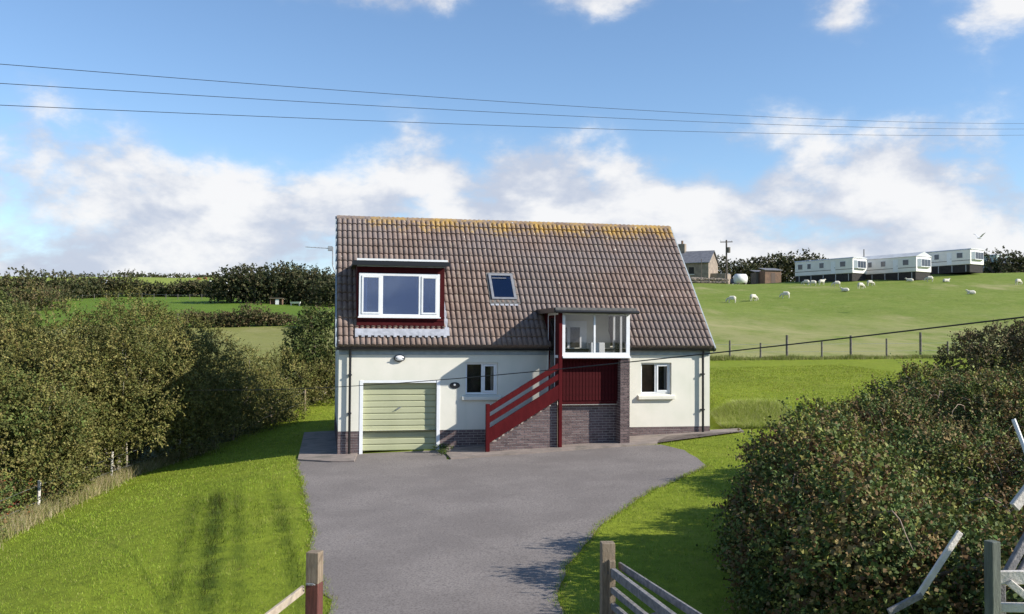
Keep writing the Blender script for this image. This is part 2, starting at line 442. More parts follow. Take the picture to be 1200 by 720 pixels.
gx = gaxis(-2600, 2600, -26, 30, .5, 1.09); gy = gaxis(-300, 3000, 6, 62, .5, 1.06)
GX, GY = np.meshgrid(gx, gy); GZ = terr(GX, GY)
nx, ny = len(gx), len(gy)
me = bpy.data.meshes.new('ground')
idx = np.arange(nx*ny).reshape(ny, nx)
quads = np.stack([idx[:-1, :-1], idx[:-1, 1:], idx[1:, 1:], idx[1:, :-1]], -1).reshape(-1, 4)
me.vertices.add(nx*ny); me.vertices.foreach_set('co', np.stack([GX, GY, GZ], -1).astype(np.float32).ravel())
me.loops.add(quads.size); me.loops.foreach_set('vertex_index', quads.ravel().astype(np.int32))
me.polygons.add(len(quads)); me.polygons.foreach_set('loop_start', np.arange(0, quads.size, 4, dtype=np.int32))
me.polygons.foreach_set('loop_total', np.full(len(quads), 4, dtype=np.int32))
fx = GX.ravel()[quads].mean(1); fy = GY.ravel()[quads].mean(1); fu = fx/np.maximum(fy, 10)
LEFT_X = np.interp(fy, (5, 16, 23.3, 28, 31, 34, 38, 46), (-10.5, -11.2, -11.7, -12.0, -10.9, -9.8, -8.8, -8.5))      # left edge of the mown lawn
mi = np.zeros(len(quads), int)
mi[(fy > 55) & (fu > -.1)] = 1
mi[(fy > 46) & (fu <= -.1)] = 2
mi[(fy > 113) & (fu <= -.1)] = 3
mi[(fy > 232) & (fu <= -.1)] = 4
mi[(fx < LEFT_X) & (fy < 50)] = 5
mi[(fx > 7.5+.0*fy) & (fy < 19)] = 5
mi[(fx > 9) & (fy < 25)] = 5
for n_ in ('lawn_turf', 'hill_pasture', 'valley_pasture', 'green_pasture', 'far_pasture', 'rough_ground'): me.materials.append(MATS[n_])
me.polygons.foreach_set('material_index', mi.astype(np.int32)); me.update(calc_edges=True)
me.polygons.foreach_set('use_smooth', [True]*len(quads))
ground = bpy.data.objects.new('ground', me); COL.objects.link(ground)
tag(ground, 'mown lawn and rolling pasture from the gate to the horizon', 'ground', kind='structure')


def smooth_loop(pts, sub=6):
    P = [Vector((p[0], p[1], 0)) for p in pts]; n = len(P); out = []
    for i in range(n):
        a, b, c, d = P[i-1], P[i], P[(i+1) % n], P[(i+2) % n]
        for k in range(sub):
            t = k/sub
            out.append(.5*((2*b)+(c-a)*t+(2*a-5*b+4*c-d)*t*t+(3*b-a-3*c+d)*t**3))
    return [(p.x, p.y) for p in out]


def sheet(name, pts, dz, mat, label, cat, skirt=.08):
    bm = bmesh.new()
    top = [bm.verts.new((x, y, T(x, y)+dz)) for x, y in pts]
    bot = [bm.verts.new((x, y, T(x, y)+dz-skirt)) for x, y in pts]
    f = bm.faces.new(top)
    n = len(pts)
    for i in range(n): bm.faces.new((top[i], bot[i], bot[(i+1) % n], top[(i+1) % n]))
    bmesh.ops.triangulate(bm, faces=[f]); bmesh.ops.recalc_face_normals(bm, faces=bm.faces)
    me = bpy.data.meshes.new(name); bm.to_mesh(me); bm.free()
    o = link(name, me, mat); return tag(o, label, cat, kind='structure')


def wob(pts, a=.05):
    return [(x+random.uniform(-a, a), y+random.uniform(-a, a)) for x, y in pts]


DRIVE_L = [(-6.0, 25.75), (-5.22, 22.91), (-4.46, 20.09), (-3.7, 17.15), (-3.25, 15.25), (-2.85, 13.72), (-2.45, 12.64), (-2.3, 11.5), (-2.2, 9.5), (-2.6, 6)]
DRIVE_R = [(2.6, 6), (1.0, 9.5), (.66, 11.3), (.64, 12.3), (.77, 13.51), (.98, 14.43), (1.32, 15.6), (1.74, 16.89), (2.41, 18.47), (3.14, 19.9), (3.92, 21.12), (4.75, 22.5)]
DRIVE_T = [(4.80, 23.4), (4.72, 25.2), (4.3, 26.45), (2.44, 26.13), (.03, 25.55), (-1.74, 24.97), (-1.9, 26.9), (-4.6, 26.6), (-4.3, 25.1), (-5.2, 25.3)]


def resample(pts, step=.35):
    out = []
    for (x0, y0), (x1, y1) in zip(pts, pts[1:]):
        n = max(1, int(math.hypot(x1-x0, y1-y0)/step))
        out += [(x0+(x1-x0)*k/n, y0+(y1-y0)*k/n) for k in range(n)]
    return out+[pts[-1]]


DL = wob(resample(DRIVE_L)); DR = wob(resample(DRIVE_R)); DT = wob(resample(DRIVE_T), .02)
DRIVE = DL+DR+DT
sheet('driveway', DRIVE, .012, 'asphalt', 'grey tarmac driveway running from the gate to the garage', 'driveway')

# ---------------------------------------------------------------- the house
HO = Vector((-4.962, 26.438, 0)); L = 11.37; ZP = .60; ZE = 2.948; ZR = 7.188; RUN = 3.517; DEP = 2*RUN
house = empty('house', HO, YAW, 'cream rendered house with brown tiled roof, red stairs and green garage door', 'house')


def hw(x, y): v = HO+ax*x+ay*y; return (v.x, v.y)


sheet('concrete_apron', [hw(*p) for p in ((2.97, .3), (2.97, -2.12), (6, -1.93), (9.0, -1.72), (9.3, -1.1), (9.85, -.42), (12.3, -.45), (12.5, .25), (11.3, .3))], .05, 'concrete',
      'worn concrete path along the foot of the house front', 'path')
sheet('concrete_path', [hw(*p) for p in ((-1.1, -.5), (-.2, -1.25), (.42, -1.45), (.57, .15), (.02, .2), (.02, 6), (-1.05, 6))], .05, 'concrete', 'concrete path beside the shaded left end of the house', 'path')


def front_with_holes(mb, x0, x1, z0, z1, holes, y=0., depth=.2):
    xs = sorted({x0, x1, *[h[0] for h in holes], *[h[1] for h in holes]}); zs = sorted({z0, z1, *[h[2] for h in holes], *[h[3] for h in holes]})
    for a, b in zip(xs, xs[1:]):
        for c, d in zip(zs, zs[1:]):
            mx, mz = (a+b)/2, (c+d)/2
            if any(h[0] < mx < h[1] and h[2] < mz < h[3] for h in holes): continue
            mb.quad((a, y, c), (b, y, c), (b, y, d), (a, y, d))
    for a, b, c, d in holes:
        mb.quad((a, y, c), (a, y+depth, c), (a, y+depth, d), (a, y, d)); mb.quad((b, y, c), (b, y, d), (b, y+depth, d), (b, y+depth, c))
        mb.quad((a, y, d), (b, y, d), (b, y+depth, d), (a, y+depth, d)); mb.quad((a, y, c), (a, y+depth, c), (b, y+depth, c), (b, y, c))


GD = (.70, 2.83, -.2, 1.98); W1 = (3.68, 4.65, 1.60, 2.57); W2 = (9.12, 10.11, 1.58, 2.57)
mb = MB()
front_with_holes(mb, 0, L, ZP, 3.02, [(GD[0]-.1, GD[1]+.1, ZP, GD[3]+.08), W1, W2], 0)
mb.quad((0, 0, ZP), (0, .1, ZP), (L, .1, ZP), (L, 0, ZP))
for x in (0, L):                                # gable ends
    mb.add([(x, 0, ZP), (x, DEP, ZP), (x, DEP, 3.02), (x, RUN, ZR-.12), (x, 0, 3.02)], [(0, 1, 2, 3, 4)])
    mb.add([(x, 0.012, -.5), (x, DEP, -.5), (x, DEP, ZP), (x, 0.012, ZP)], [(0, 1, 2, 3)])
mb.quad((0, DEP, -.5), (L, DEP, -.5), (L, DEP, 3.0), (0, DEP, 3.0))
wall = mb.build('wall', 'render', house)
mb = MB().box(.25, L-.25, .3, DEP-.3, 0, 2.72); mb.build('interior', 'dark_room', house)


def bricks(mb, mo, origin, u, v, n, wdt, hgt, top=None, off=0):
    """brick faces standing 6 mm proud of a mortar sheet; top(x) limits the height"""
    o, u, v, n = map(Vector, (origin, u, v, n)); row = 0; z = 0.0
    while z < hgt-.02:
        x = -.1125 if row % 2 else 0.
        while x < wdt-.01:
            a, b = max(0, x), min(wdt, x+.211); z1 = min(z+.061, hgt)
            za, zb = (min(z1, top(a)), min(z1, top(b))) if top else (z1, z1)
            if b-a > .03 and min(za, zb)-z > .004:
                e = random.uniform(-.002, .003)
                p = [o+u*a+v*z, o+u*b+v*z, o+u*b+v*zb, o+u*a+v*za]; q = [k+n*(.008+e) for k in p]
                mb.add(p+q, [(4, 5, 6, 7), (0, 1, 5, 4), (1, 2, 6, 5), (2, 3, 7, 6), (3, 0, 4, 7)])
            x += .225
        z += .075; row += 1
    if top: poly = [o, o+u*wdt, o+u*wdt+v*min(hgt, top(wdt)), o+v*min(hgt, top(0))]
    else: poly = [o, o+u*wdt, o+u*wdt+v*hgt, o+v*hgt]
    mo.add(poly, [(0, 1, 2, 3)])


for org, u, n_, wd, hg in (((0, .012, -.45), (1, 0, 0), (0, -1, 0), .60, 1.045), ((2.93, .012, -.15), (1, 0, 0), (0, -1, 0), 3.3, .745), ((8.28, .012, 0), (1, 0, 0), (0, -1, 0), L-8.28, .595),
                         ((0, DEP, -.45), (0, -1, 0), (-1, 0, 0), DEP, 1.045), ((L, 0, 0), (0, 1, 0), (1, 0, 0), DEP, .595)):
    pb, po = MB(), MB(); bricks(pb, po, org, u, (0, 0, 1), n_, wd, hg)
    plinth = po.build('plinth', 'mortar', house); tag(pb.build('brickwork', 'brick', plinth), kind='stuff')

# roof -------------------------------------------------------------
EY, EZ = -.2, ZE+.10
SL = Vector((0, RUN-EY, ZR-EZ)); SLEN = SL.length; SD = SL/SLEN; SN = Vector((0, -SD.z, SD.y)); SANG = math.atan2(SD.z, SD.y)
def rp(x, t, n=0): v = Vector((x, EY, EZ))+SD*t+SN*n; return (v.x, v.y, v.z)
def rt_y(y): return (y-EY)/SD.y                  # slope distance for a given house y
PX0, PX1, PF = 6.15, 8.28, -1.40               # porch sides and front
tj = rt_y(.86)
mb = MB()
for x0, x1, t0, t1 in ((-.06, PX0, 0, SLEN), (PX1, L+.06, 0, SLEN), (PX0, PX1, tj, SLEN)):
    mb.prism([rp(x0, t0, -.02), rp(x1, t0, -.02), rp(x1, t1, -.02), rp(x0, t1, -.02)], SN*-.05)
back = [( x, y, z) for x, y, z in ((-.06, RUN, ZR), (L+.06, RUN, ZR), (L+.06, DEP+.2, EZ), (-.06, DEP+.2, EZ))]
mb.prism(back, (0, -.05, -.06))
roof = mb.build('roof', 'tile', house)
NC, NR = 36, 16; TW = (L+.12)/NC; TG = SLEN/NR
prof = []
for k in range(2):
    for s_, z_ in ((0, 0), (.07, .0), (.15, .040), (.32, .056), (.62, .058), (.85, .040), (.96, 0)):
        prof.append(((k+s_)*TW/2, z_))
prof.append((TW, 0))
def tile_geo(t0=-.015, t1=None):
    t1 = TG+.05 if t1 is None else t1; n = len(prof)
    vs = [(s_, t0, z_+.050) for s_, z_ in prof]+[(s_, t1, z_+.004) for s_, z_ in prof]+[(s_, t0, z_*.45-.012) for s_, z_ in prof]
    fs = [(i, i+1, n+i+1, n+i) for i in range(n-1)]+[(i, 2*n+i, 2*n+i+1, i+1) for i in range(n-1)]
    return vs, fs
tv, tf = tile_geo()
tme = bpy.data.meshes.new('roof_tile'); tme.from_pydata(tv, [], tf); tme.materials.append(MATS['tile'])
tme.polygons.foreach_set('use_smooth', [i < len(prof)-1 for i in range(len(tf))])
slots = []
hm = Matrix.Translation(HO) @ Matrix.Rotation(YAW, 4, 'Z')
for j in range(NR):
    for i in range(NC):
        xc = -.06+(i+.5)*TW; yc = rp(0, (j+.5)*TG)[1]
        if .72 < xc < 2.88 and .45 < yc < 1.9: continue
        if PX0+.1 < xc < PX1-.1 and yc < .75: continue
        if 4.75 < xc < 5.3 and 1.2 < yc < 1.65: continue
        slots.append(((hm @ Vector(rp(xc, (j+.5)*TG))-Vector((0, 0, H))).length, i, j))
slots.sort()
rest = MB()
rot = Matrix.Rotation(SANG, 4, 'X')
for k, (d, i, j) in enumerate(slots):
    o = Vector(rp(-.06+i*TW, j*TG, random.uniform(-.003, .004)))
    o.x += random.uniform(-.004, .004)
    mtx = Matrix.Translation(o) @ rot @ Matrix.Rotation(random.uniform(-.008, .008), 4, 'Z')
    if k < 300:
        t_ = link('roof_tile', tme, None, roof); t_.location = o; t_.rotation_euler = mtx.to_euler()
    else: rest.add([mtx @ Vector(v) for v in tv], tf)
tag(rest.build('roof_tiles', 'tile', roof, smooth=False), kind='stuff')
rn = 25; rw = (L+.12)/rn
rme = None
for k in range(rn):
    if rme is None:
        mb = MB(); pts = [(.125*math.cos(a), .105*math.sin(a)) for a in np.linspace(-.35, math.pi+.35, 9)]
        vs = [(x, y, z) for x in (0, rw-.008) for y, z in pts]+[(x, y*.86, z*.82) for x in (0, rw-.008) for y, z in pts]
        n = len(pts); fs = [(i, i+1, n+i+1, n+i) for i in range(n-1)]
        for e in (0, n): fs += [(e+i, e+i+1, 2*n+e+i+1, 2*n+e+i) for i in range(n-1)]
        o = mb.add(vs, fs).build('ridge_tile', 'tile', roof, smooth=False); rme = o.data
    else: o = link('ridge_tile', rme, None, roof)
    o.location = (-.06+k*rw, RUN, ZR-.035+random.uniform(-.006, .006)); o.rotation_euler = (0, random.uniform(-.006, .006), 0)
for x0, x1 in ((-.105, -.064), (L+.064, L+.105)):
    mb = MB().prism([rp(x0, -.05, .035), rp(x1, -.05, .035), rp(x1, SLEN+.02, .035), rp(x0, SLEN+.02, .035)], SN*-.19)
    mb.build('bargeboard', 'grey_board', house)
MB().box(.0, L, -.03, -.002, 2.80, 2.945).build('fascia', 'grey_board', house)
mb = MB()
ga = np.linspace(math.pi, 2*math.pi, 9)
vs = [(x, -.135+.07*math.cos(a), 2.995+.062*math.sin(a)) for x in (-.08, L+.13) for a in ga]+[(x, -.135+.062*math.cos(a), 2.997+.054*math.sin(a)) for x in (-.08, L+.13) for a in ga]
n = 9
fs = [(i, i+1, n+i+1, n+i) for i in range(n-1)]+[(2*n+i, 2*n+i+1, 3*n+i+1, 3*n+i) for i in range(n-1)]+[(e+i, e+i+1, 2*n+e+i+1, 2*n+e+i) for e in (0, n) for i in range(n-1)]
fs += [(0, n, 3*n, 2*n), (n-1, 2*n-1, 4*n-1, 3*n-1)]
mb.add(vs, fs).build('gutter', 'black_plastic', house)
for x, zb in ((.32, -.12), (11.11, .36)):
    mb = MB().tube([(x, -.14, 2.95), (x, -.13, 2.88), (x, -.085, 2.80), (x, -.085, 2.4), (x, -.085, zb)], .036, 10)
    dp = mb.build('downpipe', 'black_plastic', house)
    for z in (2.2, 1.1):
        MB().box(x-.05, x+.05, -.125, -.003, z, z+.04).build('pipe_bracket', 'black_plastic', dp)

# garage door ------------------------------------------------------
gx0, gx1, gz0, gz1 = GD; gz0 = .005
mb = MB()
mb.box(gx0-.10, gx0, .0-.012, .17, -.12, gz1+.08); mb.box(gx1, gx1+.10, -.012, .17, -.1, gz1+.08); mb.box(gx0, gx1, .0, .17, gz1, gz1+.08)
mb.build('garage_frame', 'white_upvc', house, bevel=.006)
gd = MB().box(gx0, gx1, .19, .21, gz0, gz1).build('garage_door', 'garage_green', house)
nb = 11; hb = (gz1-gz0)/nb
pan = None
for k in range(nb):
    z = gz0+k*hb
    if pan is None:
        y0 = .16
        pr = [(gx0+.01, .187, .004), (gx0+.01, y0+.012, .008), (gx0+.01, y0, .026), (gx0+.01, y0, hb-.026), (gx0+.01, y0+.012, hb-.008), (gx0+.01, .187, hb-.004)]
        o = MB().prism(pr, (gx1-gx0-.02, 0, 0)).build('door_panel', 'garage_green', gd); pan = o.data
    else: o = link('door_panel', pan, None, gd)
    o.location.z = z
hx = (gx0+gx1)/2-.03
MB().tube([(hx-.075, .11, 1.20), (hx+.075, .11, 1.275)], .012, 8).build('handle', 'steel', gd)
MB().tube([(hx, .159, 1.237), (hx, .105, 1.237)], .022, 10).build('lock', 'steel', gd)


# windows ----------------------------------------------------------
def window(name, x0, x1, z0, z1, y, bars, parent, openers=(), fw_=.055, glass='window_glass', mat='white_upvc', dep=.06):
    """frame as one mesh with real openings; each pane its own mesh; bars = x of the mullions"""
    mb = MB(); xs = [x0, *bars, x1]
    mb.box(x0, x1, y, y+dep, z0, z0+fw_); mb.box(x0, x1, y, y+dep, z1-fw_, z1)
    for k, b in enumerate(xs):
        a = b-fw_/2
        if k == 0: a = x0
        if k == len(xs)-1: a = x1-fw_
        mb.box(a, a+fw_, y+.001, y+dep-.001, z0+fw_, z1-fw_)
    w = mb.build(name, mat, parent, bevel=.005)
    for k, (a, b) in enumerate(zip(xs, xs[1:])):
        a2 = a+(fw_ if k == 0 else fw_/2); b2 = b-(fw_ if k == len(xs)-2 else fw_/2); c, d = z0+fw_, z1-fw_
        if k in openers:
            s = .055; sm = MB()
            sm.box(a2+.004, b2-.004, y-.018, y+.04, c+.004, c+s); sm.box(a2+.004, b2-.004, y-.018, y+.04, d-s, d-.004)
            sm.box(a2+.004, a2+s, y-.017, y+.039, c+s, d-s); sm.box(b2-s, b2-.004, y-.017, y+.039, c+s, d-s)
            sm.build('sash', mat, w, bevel=.004); a2 += s; b2 -= s; c += s; d -= s
        MB().box(a2, b2, y+.02, y+.026, c, d).build('pane', glass, w)
    return w


w1 = window('window', W1[0]+.002, W1[1]-.002, W1[2]+.03, W1[3]-.002, .085, [4.19], house, (1,))
w2 = window('window', W2[0]+.002, W2[1]-.002, W2[2]+.03, W2[3]-.002, .085, [9.62], house, (1,))
for w_, (a, b, c, d) in ((w1, W1), (w2, W2)):
    mb = MB().add([(a-.11, -.10, c-.135), (b+.09, -.10, c-.135), (b+.09, .06, c-.12), (a-.11, .06, c-.12), (a-.11, -.10, c-.03), (b+.09, -.10, c-.03), (b+.09, .085, c+.03), (a-.11, .085, c+.03)],
                 [(0, 1, 2, 3), (4, 7, 6, 5), (0, 4, 5, 1), (1, 5, 6, 2), (2, 6, 7, 3), (3, 7, 4, 0)])
    mb.build('sill', 'render', w_, bevel=.012)
def drape(x0, x1, z0, z1, y, n, amp, parent, mat='curtain'):
    mb = MB(); q = [(x0+(x1-x0)*k/n, y+amp*math.sin(k*1.9)) for k in range(n+1)]
    for (a, b), (c, d) in zip(q, q[1:]): mb.quad((a, b, z0), (c, d, z0), (c, d, z1), (a, b, z1))
    return mb.build('curtain', mat, parent, smooth=True)
drape(4.47, 4.63, 1.66, 2.55, .22, 8, .02, w1); drape(9.95, 10.09, 1.66, 2.55, .22, 8, .02, w2)
MB().box(9.16, 9.6, .27, .28, 1.64, 2.5).build('blind', 'wood_brown', w2)

# lamp, plaque, aerial ----------------------------------------------
def oval(mb, cx, cz, rx, rz, y0, y1, n=20, dome=0.):
    ring = [(cx+rx*math.cos(2*math.pi*k/n), cz+rz*math.sin(2*math.pi*k/n)) for k in range(n)]
    if not dome: return mb.prism([(x, y0, z) for x, z in ring], (0, y1-y0, 0))
    vs = []; lev = 5
    for q in range(lev):
        s = math.cos(q/lev*math.pi/2); h = math.sin(q/lev*math.pi/2)
        vs += [(cx+(x-cx)*s, y0-dome*h, cz+(z-cz)*s) for x, z in ring]
    vs.append((cx, y0-dome, cz))
    fs = [(q*n+k, q*n+(k+1) % n, (q+1)*n+(k+1) % n, (q+1)*n+k) for q in range(lev-1) for k in range(n)]+[((lev-1)*n+k, (lev-1)*n+(k+1) % n, lev*n) for k in range(n)]
    return mb.add(vs, fs)
lamp = oval(MB(), 1.73, 2.70, .165, .105, -.003, -.06).build('wall_lamp', 'black_plastic', house, bevel=.006)
oval(MB(), 1.73, 2.70, .135, .08, -.062, 0, dome=.055).build('lamp_lens', 'white_upvc', lamp, smooth=True)
MB().bar((1.575, -.10, 2.705), (1.885, -.10, 2.705), .02, .02).build('lamp_guard', 'black_plastic', lamp)
pl_ = oval(MB(), 3.36, 1.90, .155, .095, -.003, -.02, 24).build('name_plaque', 'black_plastic', house, bevel=.003)
oval(MB(), 3.355, 1.925, .035, .03, -.022, -.026, 10).build('painted_motif', 'white_mark', pl_)
a_ = MB()
a_.tube([(-.12, 1.7, 5.3), (-.19, 1.7, 5.5), (-.19, 1.7, 6.05)], .02, 8)
aer = a_.build('television_aerial', 'steel', house)
mb = MB().tube([(-.19, 1.7, 6.0), (-1.0, 1.35, 6.0)], .012, 6)
for k in range(7):
    c = Vector((-.25-.11*k, 1.68-.048*k, 6.0)); mb.tube([c+Vector((.05, .1, 0))*(1.1-.05*k), c-Vector((.05, .1, 0))*(1.1-.05*k)], .006, 5)
mb.box(-.34, -.2, 1.6, 1.75, 5.93, 6.07); mb.build('aerial_boom', 'steel', aer)

# dormer -----------------------------------------------------------
DX0, DX1, DY = .50, 3.06, .20; DZ0 = rp(0, rt_y(DY))[2]; DZT = 5.44
def roof_z(y): return rp(0, rt_y(y))[2]
yb = rp(0, (DZT-EZ)/SD.z)[1]
mb = MB()
for x0, x1 in ((DX0, DX0+.05), (DX1-.05, DX1)):
    mb.prism([(x0, DY+.02, DZ0+.02), (x0, yb, DZT), (x0, DY+.02, DZT)], (x1-x0, 0, 0))
mb.box(DX0+.05, DX1-.05, DY+.03, DY+.05, DZ0, 3.93); mb.box(DX0+.05, DX1-.05, DY+.03, DY+.05, 5.16, DZT)
mb.box(DX0+.05, .56, DY+.03, DY+.05, 3.93, 5.16); mb.box(2.92, DX1-.05, DY+.03, DY+.05, 3.93, 5.16)
dorm = mb.build('dormer', 'maroon_board', house)
bz = DZ0+.01
k = 0
while bz < 3.86:
    h = min(.14, 3.875-bz)
    MB().add([(DX0, DY-.012, bz), (DX1, DY-.012, bz), (DX1, DY+.008, bz+h-.004), (DX0, DY+.008, bz+h-.004), (DX0, DY+.029, bz), (DX1, DY+.029, bz), (DX1, DY+.029, bz+h-.004), (DX0, DY+.029, bz+h-.004)],
             [(0, 1, 2, 3), (4, 7, 6, 5), (0, 4, 5, 1), (3, 2, 6, 7), (0, 3, 7, 4), (1, 5, 6, 2)]).build('weatherboard', 'maroon_board', dorm)
    bz += .14
for z in (5.185, 5.305):
    MB().box(DX0, DX1, DY-.004, DY+.029, z, z+.115).build('weatherboard', 'maroon_board', dorm)
for x0, x1 in ((DX0, .548), (2.925, DX1)):
    MB().box(x0, x1, DY-.006, DY+.028, 3.885, 5.18).build('corner_board', 'maroon_board', dorm)
dw = window('dormer_window', .555, 2.915, 3.905, 5.175, DY-.035, [1.21, 2.33], dorm, (0, 2), .075, 'dormer_glass', dep=.08)
dw.parent = dorm
for ch in list(dw.children): ch.parent = dorm           # keep to three levels
MB().box(.53, 2.94, DY-.10, DY-.036, 3.865, 3.903).build('window_sill', 'white_upvc', dorm, bevel=.006)
MB().box(DX0-.13, DX1+.12, DY-.18, yb+.15, DZT+.0, DZT+.075).build('dormer_roof', 'felt_grey', dorm)
MB().box(DX0-.135, DX1+.13, DY-.215, DY-.183, DZT-.045, DZT+.085).build('roof_fascia', 'black_plastic', dorm)
MB().box(DX0-.02, DX1+.06, DY-.235, DY-.188, DZT+.087, DZT+.145).build('roof_trim', 'white_upvc', dorm)
MB().box(DX0, DX1, DY-.10, DY-.01, DZT-.075, DZT-.03).build('soffit_strip', 'grey_board', dorm)
mb = MB(); n = 30; t0 = rt_y(DY)                        # dressed lead apron, scalloped over the tiles
for k in range(n):
    xa, xb = DX0-.05+(DX1-DX0+.18)*k/n, DX0-.05+(DX1-DX0+.18)*(k+1)/n
    e = .03 if k % 2 else -.03
    mb.prism([rp(xa, t0-.31+e, .112), rp(xb, t0-.31+e, .112), rp(xb, t0-.03, .125), rp(xa, t0-.03, .125)], SN*-.02)
mb.prism([rp(DX1+.005, t0-.2, .085), rp(DX1+.15, t0-.2, .085), rp(DX1+.06, t0+2.0, .085), rp(DX1+.005, t0+2.0, .085)], SN*-.02)
mb.build('lead_flashing', 'lead', dorm)
MB().box(.56, 2.91, DY+.45, DY+.5, 3.7, 5.3).build('room_back', 'dark_room', dorm)
drape(.64, .8, 3.97, 5.1, DY+.16, 8, .02, dorm)

# skylight ---------------------------------------------------------
sx0, sx1 = 4.63, 5.41; st0, st1 = rt_y(1.03), rt_y(1.78)
mb = MB()
def rb(mb, x0, x1, t0, t1, n0, n1): mb.prism([rp(x0, t0, n1), rp(x1, t0, n1), rp(x1, t1, n1), rp(x0, t1, n1)], SN*(n0-n1))
for a, b, c, d in ((sx0, sx1, st0, st0+.08), (sx0, sx1, st1-.09, st1), (sx0, sx0+.08, st0+.08, st1-.09), (sx1-.08, sx1, st0+.08, st1-.09)): rb(mb, a, b, c, d, -.02, .135)
sky_ = mb.build('skylight', 'sash_grey', house, bevel=.008)
mb = MB(); rb(mb, sx0+.08, sx1-.08, st0+.08, st1-.09, .10, .108); mb.build('pane', 'dormer_glass', sky_)
mb = MB(); rb(mb, sx0+.1, sx1-.22, st1-.22, st1-.19, .112, .13); mb.build('vent_bar', 'sash_grey', sky_)
mb = MB(); rb(mb, sx0+.06, sx1-.06, st0+.06, st1-.06, -.12, -.1); mb.build('blind', 'navy', sky_)
mb = MB(); rb(mb, sx0-.08, sx1+.1, st0-.17, st0-.003, .07, .092); rb(mb, sx0-.06, sx0-.003, st0, st1+.06, .03, .09); rb(mb, sx1+.003, sx1+.06, st0, st1+.06, .03, .09)
rb(mb, sx0, sx1, st1+.003, st1+.08, .03, .09); mb.build('flashing', 'felt_grey', sky_)
mb = MB()
for k in range(6): rb(mb, sx0-.06+.15*k, sx0+.05+.15*k, st0-.24, st0-.16, .075, .088)
mb.build('lead_apron', 'lead', sky_)

# porch ------------------------------------------------------------
FZ, SZ, TZ = 1.50, 2.79, 4.06                   # porch floor, glazing sill, glazing top
mb = MB()
mb.box(PX0+.02, 8.0, -1.10, .45, FZ-.12, FZ); mb.box(PX0+.1, 8.0, -.93, -.3, -.1, FZ-.121)
mb.box(PX0+.03, PX1, .46, .5, 2.2, 4.06)         # inner back wall
porch = mb.build('porch', 'render', house)
kb, ko = MB(), MB()
bricks(kb, ko, (PX0+.1, -.96, -.05), (1, 0, 0), (0, 0, 1), (0, -1, 0), 8.0-PX0-.1, 1.52)
ko.box(8.02, PX1-.012, PF+.012, -.0, -.1, 2.735)
for org, u, n, wd in (((8.0, PF+.012, -.05), (1, 0, 0), (0, -1, 0), PX1-8.0), ((8.012, 0, -.05), (0, -1, 0), (-1, 0, 0), 1.385), ((PX1-.012, PF, -.05), (0, 1, 0), (1, 0, 0), 1.39)):
    bricks(kb, ko, org, u, (0, 0, 1), n, wd, 2.785)
bk = ko.build('brick_pier', 'mortar', porch); tag(kb.build('brickwork', 'brick', porch), kind='stuff')
bo = MB(); bw = .098; nb_ = int((7.995-PX0-.1)/bw)
MB().box(PX0+.08, 7.995, -1.11, -1.09, FZ-.02, SZ-.06).build('panel_backing', 'maroon_board', porch)
bme = None
for k in range(nb_+1):
    x = PX0+.1+k*bw
    if bme is None: o = MB().box(0, bw-.012, -1.128, -1.112, FZ, SZ-.055).build('vertical_board', 'maroon_board', porch, bevel=.004, seg=1); bme = o.data
    else: o = link('vertical_board', bme, None, porch)
    o.location.x = x
MB().box(PX0, PX0+.10, PF-.03, PF+.09, .12, TZ+.01).build('corner_post', 'red_paint', porch, bevel=.006)
MB().box(PX0+.1, 7.99, -1.11, -1.0, FZ-.1, FZ-.022).build('base_rail', 'maroon_board', porch)
MB().box(PX0+.11, PX1+.02, PF-.05, PF+.12, SZ-.05, SZ+.0).build('window_board', 'white_upvc', porch, bevel=.006)
MB().box(PX0+.1, 7.99, -1.40, -1.13, SZ-.1, SZ-.052).build('underside', 'maroon_board', porch)
# front glazing
mb = MB()
mb.box(PX0+.10, PX1, PF, PF+.07, SZ+.001, SZ+.11); mb.box(PX0+.10, PX1, PF, PF+.07, TZ-.07, TZ)
for a, b in ((PX0+.10, PX0+.19), (7.185, 7.245), (PX1-.11, PX1)): mb.box(a, b, PF+.001, PF+.069, SZ+.11, TZ-.07)
# right side glazing
mb.box(PX1-.07, PX1, PF+.071, .02, SZ+.001, SZ+.09); mb.box(PX1-.07, PX1, PF+.071, .5, TZ-.07, TZ)
for y in (-.72, -.06): mb.box(PX1-.07, PX1-.001, y, y+.06, SZ+.09, TZ-.07)
mb.build('glazing_frame', 'white_upvc', porch, bevel=.006)
for a, b in ((PX0+.19, 7.185), (7.245, PX1-.11)): MB().box(a, b, PF+.03, PF+.036, SZ+.11, TZ-.07).build('pane', 'porch_glass', porch)
for a, b in ((PF+.075, -.72), (-.66, -.06)): MB().box(PX1-.04, PX1-.034, a, b, SZ+.09, TZ-.07).build('pane', 'porch_glass', porch)
# cheeks above the roof slope
for x in (PX0+.03, PX1-.06):
    MB().prism([(x, .02, roof_z(.02)-.25), (x, .86, roof_z(.86)-.25), (x, .86, TZ), (x, .02, TZ)], (.05, 0, 0)).build('cheek', 'maroon_board', porch)
